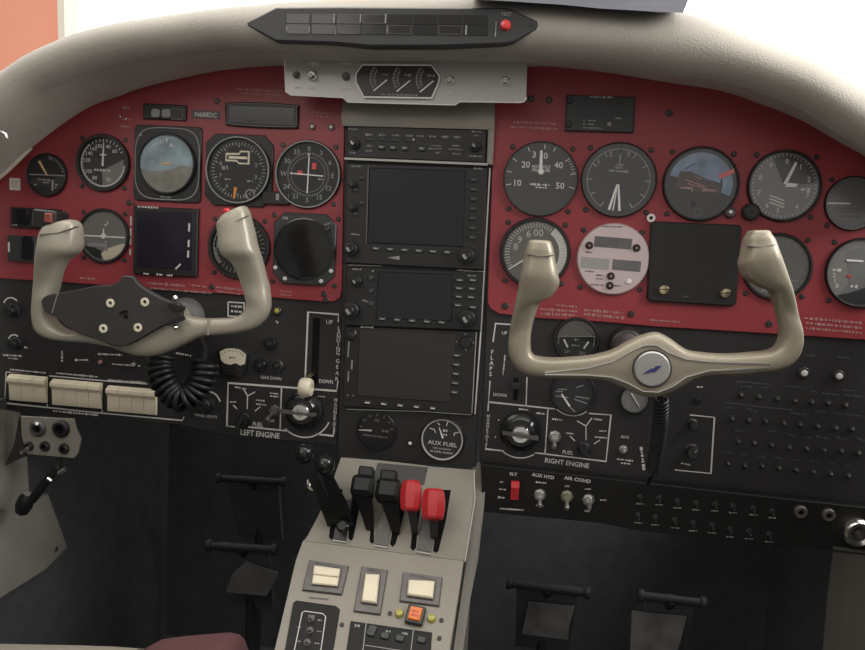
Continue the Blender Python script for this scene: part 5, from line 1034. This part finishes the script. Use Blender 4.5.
for lb, base, kn, w in (('black square-headed propeller lever next to the ball-topped throttles', (370, 532), (362.5, 486), 26), ('black square-headed propeller lever next to the red-knobbed levers', (396, 536), (388, 490), 28)):
    t, q = lever('propeller_lever', lb, base, kn, .05, None, None)
    b = q(*base, -.004); e = q(kn[0], kn[1]+8, .030); arm(t, [b, (b[0], b[1]+.003, .004), q(base[0]+(kn[0]-base[0])*.5, (base[1]+kn[1])/2, .018), e], [.008, .010, .017, .022], .006, 'lever_black')
    c = q(kn[0], kn[1], .036); kx = w*pd.k()*.86
    t.mb().rr(c[0], c[1], kx, kx*.92, .005, .024, .044, .005).build('head', 'lever_black')
    c2 = q(kn[0]+(3 if w < 27 else 0), kn[1]-15, .036); t.mb().rr(c2[0], c2[1], kx*.68, kx*.5, .002, .020, .036, .002).build('head_guard', 'lever_black')
for lb, base, kn, hw in (('red faceted mixture knob on a lever, the higher one beside the black levers', (415, 536), (411, 496), 10.5), ('red faceted mixture knob on a lever, the lower one at the pedestal edge', (434, 541), (433.5, 504.5), 11.5)):
    t, q = lever('mixture_lever', lb, base, kn, .05, None, None)
    b = q(*base, -.004); e = q(kn[0], kn[1]+6, .026); arm(t, [b, (b[0], b[1]+.003, .004), e], [.007, .008, .012], .006, 'dark_metal')
    c = q(kn[0], kn[1], .032); r = hw*pd.k()*.98; hh = 14.5*pd.k()
    t.mb().axis(c, (-.06, 1, .12), [(r*.80, -hh), (r*.95, -hh*.86), (r*1.08, -hh*.30), (r*1.08, hh*.30), (r*.98, hh*.80), (r*.80, hh)], 8, pi/8, .9).build('knob', 'red_plastic', smooth=20)
# console switches
def pframe(label, x, y, quad, inner, split=False, rot=0.):
    t = T('rocker_switch', label, 'switch', x, y, KF); kk = t.k()
    fr_ = t.ls(quad); inn_ = t.ls(inner)
    t.mb().prism(fr_, .0, .003, .0008).build('frame', 'grey_metal')
    t.mb().prism(fr_inset(inn_, -1.2*kk), .003, .0034).build('recess', 'dark_metal')
    if split:
        a, b, c_, d_ = inn_; m1 = lambda p, q: ((p[0]+q[0])/2, (p[1]+q[1])/2)
        ml, mr_ = m1(a, d_), m1(b, c_); t.mb().prism([a, b, mr_, ml], .0032, .008, .001).build('rocker', 'cream_plastic'); t.mb().prism([ml, mr_, c_, d_], .0032, .0065, .001).build('rocker', 'cream_plastic')
    else: t.mb().prism(inn_, .0032, .008, .0014).build('rocker', 'cream_plastic')
    m = t.mb(); p, q = t.l(quad[0][0]+6, quad[0][1]+2.4+.6), t.l(quad[1][0]-6, quad[1][1]+3); m.dashes(p, q, 1.8*kk, .0033); m.build('lettering', 'dim_paint'); return t
def fr_inset(p, d): return inset(p, d)
pframe('cream split rocker switch in a grey frame, first of three across the pedestal', 327, 577, [(310, 561), (349, 567), (342, 595.5), (302.5, 591)], [(315, 568.5), (341, 572), (338, 588.5), (312.5, 586)], True)
pframe('upright cream rocker switch in a grey frame, middle of three across the pedestal', 371, 591, [(362, 567.5), (388, 571), (380.5, 615.5), (354, 612)], [(366, 576.5), (380, 577.5), (377, 606), (362, 604)])
pframe('wide cream rocker switch in a grey frame above the orange square button', 421.5, 593, [(403.5, 573), (442.5, 578.5), (439, 607), (399.5, 602)], [(409, 582.5), (435, 584), (433, 601), (407.5, 597.5)])
t = T('lighted_button', 'square orange push button in a dark bezel between two yellow lamps', 'button', 415.5, 616.5, KF); k = t.k()
t.mb().rr(0, 0, 18*k, 18.5*k, 1.5*k, .0, .006, .001, -.10).build('bezel', 'dark_metal'); b = t.mb().rr(0, 0, 12.5*k, 13.5*k, 1*k, .006, .0085, .001, -.10).build('button', 'orange_lens'); m = t.mb(); m.dashes((-4*k, 2.2*k), (4*k, 1.6*k), 2*k, .0088); m.dashes((-4*k, -2*k), (4*k, -2.6*k), 2*k, .0088); m.build('legend', 'red_plastic', b)
for x, y, lb in ((399.5, 614, 'yellow-green lamp on the pedestal between a black hole screw and the orange button'), (431.5, 619, 'yellow-green lamp on the pedestal at the outer side of the orange button')):
    t = T('indicator_lamp', lb, 'lamp', x, y, KF); t.mb().lathe(0, 0, [(4.6*k, 0), (4.4*k, .002), (3.2*k, .0045), (.0003, .0055)], 18).build('lens', 'yellow_lens')
m = None
for x, y in ((390, 613.5), (441.5, 620.5), (342, 625), (439.5, 638.5)):
    c = pd.fr.uv(x, y); mm = pd.mb(); w = kw((x, y)); mm.axis(pd.wl(w), tuple((KF.n.dot(QF.ex), KF.n.dot(QF.ez), KF.n.dot(QF.n))), [(.0024, -.0005), (.0024, .0012), (.0012, .0015)], 12); mm.build('screw', 'black_plastic')
wm = pd.mb()
for p, q in (((309, 598.5), (329, 600.5)),): 
    a, b = kw(p, .0003), kw(q, .0003)
    n = 9
    for i in range(n):
        f0, f1 = i/n, (i+.7)/n; u0, u1 = a.lerp(b, f0), a.lerp(b, f1); up = KF.ez*.0022
        wm.face([wm.v(*pd.wl(u0)), wm.v(*pd.wl(u1)), wm.v(*pd.wl(u1+up)), wm.v(*pd.wl(u0+up))])
wm.build('lettering', 'dark_metal')
t = T('switch_plate', 'black rounded switch plate with a white outline at the near pilot corner of the pedestal', 'panel', 312, 630, KF)
t.mb().prism(t.ls([(293.5, 603), (297, 601), (336, 606.5), (340, 610), (337, 628), (329, 676), (282, 668), (287, 640)]), .0, .002, .0006).build('plate', 'black_satin')
m = t.mb(); m.path(t.ls([(294.5, 652), (302.5, 613.5), (305, 612), (323, 614.5), (326, 617.5), (321, 652)]), .8*k, .0018, .0024); m.build('lettering', 'white_paint')
m = t.mb()
for p, q in (((318, 621), (322, 621.5)), ((298, 628), (302, 628.5)), ((317, 632), (322, 632.6)), ((296, 642), (301, 642.5)), ((315, 644), (320, 644.6)), ((309, 616.5), (315, 617))): dash(m, t, p, q, 1.4, .0024)
m.build('worn_lettering', 'grey_paint')
for i, (x, y) in enumerate(((311.5, 620), (310.5, 631.5), (307.5, 643.5))): toggle('small dark toggle, %s from the top inside the white outline on the pedestal' % ords[i], x, y, 3.6, KF, .002, (0, -.6), 'pedestal toggles', 'grey_metal')
t = T('switch_plate', 'black switch plate with small keys below the orange button on the pedestal', 'panel', 390, 640, KF)
t.mb().prism(t.ls([(351, 621.5), (432, 633), (428, 690), (343, 675)]), .0, .002, .0006).build('plate', 'black_satin')
m = t.mb(); m.path(t.ls([(366.5, 623.5), (362, 660)]), .9*k, .0018, .0024); m.path(t.ls([(413.5, 631), (410, 660)]), .8*k, .0018, .0024); m.path(t.ls([(365, 646), (411, 653)]), .7*k, .0018, .0023); dash(m, t, (355, 626.5), (360, 627), 3, .0024); dash(m, t, (386, 632), (391, 632.6), 2.2, .0024); dash(m, t, (402, 634), (408, 635), 2.4, .0024); m.build('lettering', 'grey_paint')
for x, y in ((371, 634), (385, 637), (400, 639.5), (373, 630), (421.5, 641)): c = t.l(x, y); t.mb().rr(c[0], c[1], 8.5*k, 6.5*k, 2*k, .002, .0045, .0008, -.12).build('key', 'charcoal')

# ------------------------------------------------------------------ cabin shell, footwell, things near the side walls
def shell(name, pts, vec, m, kind='structure'):
    mm = MB(); a = [mm.bm.verts.new(p) for p in pts]; b = [mm.bm.verts.new(Vector(p)+Vector(vec)) for p in pts]; n = len(pts)
    mm.face(a); mm.face(b[::-1])
    for i in range(n): mm.face((a[i], a[(i+1) % n], b[(i+1) % n], b[i]))
    o = mm.build(name, m); o['kind'] = kind; return o
XL, XR, YF = -.66, .46, .46
shell('floor', [(XL-.02, -1.2, -.0), (XR+.02, -1.2, 0), (XR+.02, YF+.02, 0), (XL-.02, YF+.02, 0)], (0, 0, -.02), 'carpet_dark')
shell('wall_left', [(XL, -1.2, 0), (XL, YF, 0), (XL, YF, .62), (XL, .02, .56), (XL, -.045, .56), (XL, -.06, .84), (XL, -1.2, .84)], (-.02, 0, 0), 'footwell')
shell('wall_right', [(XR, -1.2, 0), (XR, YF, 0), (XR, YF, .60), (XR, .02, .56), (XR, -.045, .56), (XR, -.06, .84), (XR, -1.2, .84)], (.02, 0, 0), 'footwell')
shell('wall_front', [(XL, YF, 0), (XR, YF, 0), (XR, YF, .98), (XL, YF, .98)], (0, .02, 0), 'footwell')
# windshield
mm = MB(); N = 24; R0 = []
zb, zt = ZC+.20, ZC+.85
r0 = [(XL-.10+(XR-XL+.2)*i/N) for i in range(N+1)]
V0 = [mm.bm.verts.new((x, .52-.25*((x+.10)/.62)**2, ZC+.30-.42*((x+.10)/.62)**2)) for x in r0]; V1 = [mm.bm.verts.new(((x+.10)*.92-.10, .02-.30*((x+.10)/.62)**2, ZC+.85-.22*((x+.10)/.62)**2)) for x in r0]
for i in range(N): mm.face((V0[i], V0[i+1], V1[i+1], V1[i]))
o = mm.build('window_1', 'window_glass', smooth=60); o['kind'] = 'structure'

def wthing(name, label, cat, w, group=None):
    t = T(name, label, cat, 400, 300, PF, group); t.c = (w.x, w.z-ZC); t.e.matrix_world = Matrix.Translation((w.x, 0, w.z)); return t
def pedal(label, a, b, plate, y0, y1):
    A, B = at(*a, y0), at(*b, y0); t = wthing('rudder_pedal', label, 'pedal', (A+B)/2, 'rudder pedals')
    la, lb = t.wl(A), t.wl(B); t.mb().tube([la, lb], .006, 14).build('crossbar', 'pedal_black')
    for e in (la, lb): t.mb().axis((e[0]-.004, e[1], e[2]), (1, 0, 0), [(.008, 0), (.009, .002), (.009, .006), (.008, .008)], 16).build('end_cap', 'pedal_black')
    wc = (A+B)/2; gl_ = t.wl(Vector((wc.x, wc.y+.05, .0))); m0 = [(la[i]+lb[i])/2 for i in range(3)]; t.mb().tube([m0, (m0[0], m0[1]-.05, gl_[2]), gl_], .008, 10).build('pedal_arm', 'pedal_black')
    mid = [(la[i]+lb[i])/2 for i in range(3)]; hw = abs(lb[0]-la[0])*.40
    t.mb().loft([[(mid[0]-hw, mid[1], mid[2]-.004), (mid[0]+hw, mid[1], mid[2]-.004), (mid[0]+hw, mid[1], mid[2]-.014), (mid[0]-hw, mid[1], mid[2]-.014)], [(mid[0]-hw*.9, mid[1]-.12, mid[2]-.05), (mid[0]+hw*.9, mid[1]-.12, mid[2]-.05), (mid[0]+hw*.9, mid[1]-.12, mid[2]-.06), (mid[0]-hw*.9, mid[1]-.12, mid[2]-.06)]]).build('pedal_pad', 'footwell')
    if plate:
        P = [at(*p, y1) for p in plate]; wprism(P, Vector((0, .004, -.001)), t, 'worn_plate', 'worn_steel')
pedal('black rudder pedal bar high in the dark pilot footwell with no plate showing', (219, 478), (284, 482), None, .30, .30)
pedal('black rudder pedal with a small worn grey plate in the pilot footwell', (209, 545.5), (274, 549.5), [(232, 574), (246, 561), (278, 573), (274, 582), (266, 596), (226, 592)], .20, .21)
pedal('black rudder pedal with a bright worn plate in the copilot footwell close to the pedestal', (509, 583), (587, 593), [(529, 601), (575, 606), (569, 627), (568, 640), (522, 634)], .17, .18)
pedal('black rudder pedal with a worn grey plate in the copilot footwell away from the pedestal', (641, 595.5), (703, 603), [(632, 611), (687, 616), (678, 650), (675, 670), (630, 660)], .17, .18)

# kick panels on the cabin sides
def sidepoly(pts, X): return [atx(x, y, X) for x, y in pts]
t = wthing('kick_panel', 'worn beige kick panel with one screw low on the pilot side wall', 'panel', atx(20, 540, XL+.004))
wprism(sidepoly([(-30, 520), (0, 512), (30, 500), (48, 494), (67, 547), (46, 569), (0, 598), (-30, 616)], XL+.012), Vector((-.008, 0, 0)), t, 'panel_sheet', 'side_trim')
w = atx(56, 549, XL+.013); t.mb().axis(t.wl(w), (1, 0, 0), [(.004, -.001), (.004, .001), (.002, .002)], 12).build('screw', 'chrome')
t = wthing('side_trim_panel', 'beige side wall lining under the outer end of the black sub-panel', 'panel', atx(10, 470, XL+.004))
wprism(sidepoly([(-30, 405), (20, 412), (27, 455), (29, 490), (22, 505), (0, 511), (-30, 519)], XL+.012), Vector((-.008, 0, 0)), t, 'panel_sheet', 'side_trim')
t = wthing('side_trim_panel', 'grey-beige side wall lining below the big chrome fitting', 'panel', atx(855, 600, XR-.004))
wprism(sidepoly([(905, 560), (870, 556), (833, 552), (828, 590), (820, 680), (905, 690)], XR-.012), Vector((.008, 0, 0)), t, 'panel_sheet', 'side_trim')
# jack bracket
JF = Frame((0, -.03, ZC))
t = T('jack_bracket', 'worn beige bracket with five sockets hung below the outer end of the cream rockers', 'bracket', 50, 437, JF); k = t.k()
t.mb().prism(t.ls([(21, 416), (74, 419), (76, 428), (81, 439), (78, 453), (74, 458), (28, 454), (22, 437)]), -.002, .001, .0006).build('plate', 'beige_paint')
for x, y, r, m_ in ((39, 428, 8, 'grey_metal'), (62, 428.5, 8.5, 'black_plastic'), (30, 446, 4.5, 'dark_metal'), (46, 446, 5, 'dark_metal'), (65, 448.5, 5.2, 'dark_metal')):
    c = t.l(x, y); b = t.mb().lathe(c[0], c[1], [(r*k, .001), (r*k, .003), (r*.75*k, .006), (r*.5*k, .006), (r*.48*k, .002)], 20, cap=False).build('socket', m_); t.mb().disc(c[0], c[1], r*.5*k, .001, .0022, 14).build('socket_hole', 'black_matte', b)
c = t.l(41, 424); t.mb().tube([(c[0]-3*k, c[1]-2*k, .004), (c[0]+3*k, c[1]+3*k, .014)], [.0018, .0022], 8).build('latch', 'chrome')
wprism([at(x, y, -.02) for x, y in ((19, 417), (21, 437), (27, 456), (8, 464), (5, 466), (14, 445))], Vector((0, .01, 0)), t, 'gusset', 'plate_black')
t = T('headset_plug', 'slim chrome headset plug angled into the lowest outer socket of the beige bracket', 'plug', 30, 446, JF)
t.mb().tube([(0, 0, .003), (*t.l(26, 450, .014), .014), (*t.l(21, 453, .022), .022)], [.0022, .0026, .0018], 10).build('barrel', 'chrome')
t = T('hanging_plug', 'dark oval plug with chrome tips dangling below the beige socket bracket', 'plug', 40, 478, JF)
t.mb().tube([(*t.l(58, 452, -.02), -.02), (*t.l(56, 470, .0), .0), (*t.l(44, 484, .004), .004), (*t.l(32, 500, .006), .006)], [.004, .005, .006, .006], 12).build('cable', 'lever_black')
c = t.l(28, 503, .006); t.mb().axis((c[0], c[1]+.012, .006), (-.35, -1, 0), [(.006, 0), (.0095, .006), (.0105, .016), (.008, .026), (.003, .030)], 16).build('plug_body', 'lever_black')
for a, b in (((59, 473), (66.5, 468.5)), ((48, 478), (52, 481))): p, q = t.l(*a, off=.012), t.l(*b, off=.012); t.mb().tube([(*p, .012), (*q, .012)], [.003, .003], 10).build('metal_tip', 'chrome')

# seats at the lower edge of the view
yy = -.36
def seatpiece(label, pts, depth, m, rad):
    P = [at(x, y, yy) for x, y in pts]; c = sum(P, Vector())/len(P); t = wthing('seat_cushion', label, 'seat', c)
    loc = [t.wl(p) for p in P]; mm = t.mb(); rings = []
    cx = sum(p[0] for p in loc)/len(loc); cw = min(p[1] for p in loc)
    for f, dd in ((.90, .34), (.97, .35), (1., .36), (1., .42), (1., .42+depth)): rings.append([(cx+(p[0]-cx)*(f if rad else 1), cw+(p[1]-cw)*f, dd) for p in loc])
    mm.loft(rings); mm.build('cushion', m, smooth=60)
    lo = [min(p[i] for p in loc) for i in (0, 1)]; hi = max(p[0] for p in loc); zf = t.wl(Vector((0, 0, 0)))[1]
    t.mb().prism([(lo[0]+.012, zf), (hi-.012, zf), (hi-.012, lo[1]+.002), (lo[0]+.012, lo[1]+.002)], .37, .42+depth-.01).build('seat_base', 'carpet_dark')
seatpiece('dull red seat cushion rounding up at the lower edge beside the pedestal', [(138, 720), (141, 658), (146, 648), (155, 643), (180, 639.5), (205, 637.5), (225, 636), (234, 638), (240, 644), (244, 655), (247, 720)], .12, 'seat_red', True)
seatpiece('cream seat edge lying along the lower corner in front of the dark floor', [(-60, 720), (-60, 648), (0, 648.5), (60, 649), (100, 650), (132, 652), (132, 720)], .10, 'seat_cream', False)

# grey slab above the glareshield
t = wthing('overhead_panel', 'grey blue slab with a slanted lower edge hanging over the top of the glareshield', 'panel', at(600, 0, -.13))
P = [at(x, y, -.13) for x, y in ((470, -1), (497, .5), (560, 4.5), (600, 8.5), (683, 13), (690, -4), (697, -60), (470, -60))]
wprism(P, Vector((0, .05, .019)), t, 'slab', 'grey_blue')
# the red building outside the windshield
Y0 = 5.
P = [at(x, y, Y0) for x, y in ((-120, -120), (54, -120), (57, 0), (60, 90), (-120, 130))]
t = wthing('hangar_wall', 'orange red hangar wall seen through the windshield corner', 'building', at(20, 20, Y0)); wprism(P, Vector((-.15, .2, 0)), t, 'wall_sheet', 'hangar_red')
P = [at(x, y, Y0-.05) for x, y in ((54, -120), (62, -120), (64, 0), (66, 90), (60, 90), (57, 0))]
wprism(P, Vector((.0, .2, 0)), t, 'corner_post', 'hangar_trim')

# ------------------------------------------------------------------ light
wd = bpy.data.worlds.new('world'); SC.world = wd; wd.use_nodes = True; nt = wd.node_tree; bg = nt.nodes['Background']
tc = nt.nodes.new('ShaderNodeTexCoord'); sp = nt.nodes.new('ShaderNodeSeparateXYZ'); nt.links.new(tc.outputs['Generated'], sp.inputs[0])
dt = nt.nodes.new('ShaderNodeVectorMath'); dt.operation = 'DOT_PRODUCT'; dt.inputs[1].default_value = (.08, .62, .78); nt.links.new(tc.outputs['Generated'], dt.inputs[0])
mr = nt.nodes.new('ShaderNodeMapRange'); mr.interpolation_type = 'SMOOTHSTEP'; mr.inputs[1].default_value = .10; mr.inputs[2].default_value = .75; nt.links.new(dt.outputs['Value'], mr.inputs[0])
mz = nt.nodes.new('ShaderNodeMapRange'); mz.interpolation_type = 'SMOOTHSTEP'; mz.inputs[1].default_value = -.60; mz.inputs[2].default_value = .15; nt.links.new(sp.outputs['Z'], mz.inputs[0])
c1 = nt.nodes.new('ShaderNodeMix'); c1.data_type = 'RGBA'; c1.inputs[6].default_value = (.46, .435, .40, 1); c1.inputs[7].default_value = (3.6, 3.5, 3.3, 1); nt.links.new(mr.outputs[0], c1.inputs[0])
c0 = nt.nodes.new('ShaderNodeMix'); c0.data_type = 'RGBA'; c0.inputs[6].default_value = (.37, .35, .32, 1); c0.inputs[7].default_value = (.64, .62, .60, 1)
mxx = nt.nodes.new('ShaderNodeMapRange'); mxx.inputs[1].default_value = -.9; mxx.inputs[2].default_value = .9; nt.links.new(sp.outputs['X'], mxx.inputs[0]); nt.links.new(mxx.outputs[0], c0.inputs[0]); nt.links.new(c0.outputs[2], c1.inputs[6])
c2 = nt.nodes.new('ShaderNodeMix'); c2.data_type = 'RGBA'; c2.inputs[6].default_value = (.26, .255, .25, 1); nt.links.new(mz.outputs[0], c2.inputs[0]); nt.links.new(c1.outputs[2], c2.inputs[7])
nt.links.new(c2.outputs[2], bg.inputs['Color']); bg.inputs['Strength'].default_value = 1.
def area(name, loc, target, size, power, col=(1, 1, 1), sy=None):
    l = bpy.data.lights.new(name, 'AREA'); l.energy = power; l.color = col; l.size = size
    if sy: l.shape = 'RECTANGLE'; l.size_y = sy
    o = bpy.data.objects.new(name, l); COL.objects.link(o); o.location = loc; o.rotation_euler = (Vector(target)-Vector(loc)).to_track_quat('-Z', 'Y').to_euler(); return o
area('copilot_fill_light', (1.10, -.42, 1.34), (.50, 0, .98), .55, 15, (1, .98, .97))  # added fill lamp, brightens the upper copilot board
area('hangar_fill_light', (-3.2, 2.2, 2.8), tuple(at(20, 20, 5.)), 2., 30, (1, .97, .94))  # added lamp that brightens the hangar wall in place of sun
area('cabin_window_light', (-.9, -1.5, 1.6), (-.1, 0, .75), .8, 5.5, (1, .95, .88))
vs = SC.view_settings; vs.view_transform = 'Standard'; vs.look = 'None'; vs.exposure = 0.; vs.gamma = 1.; vs.use_curve_mapping = False
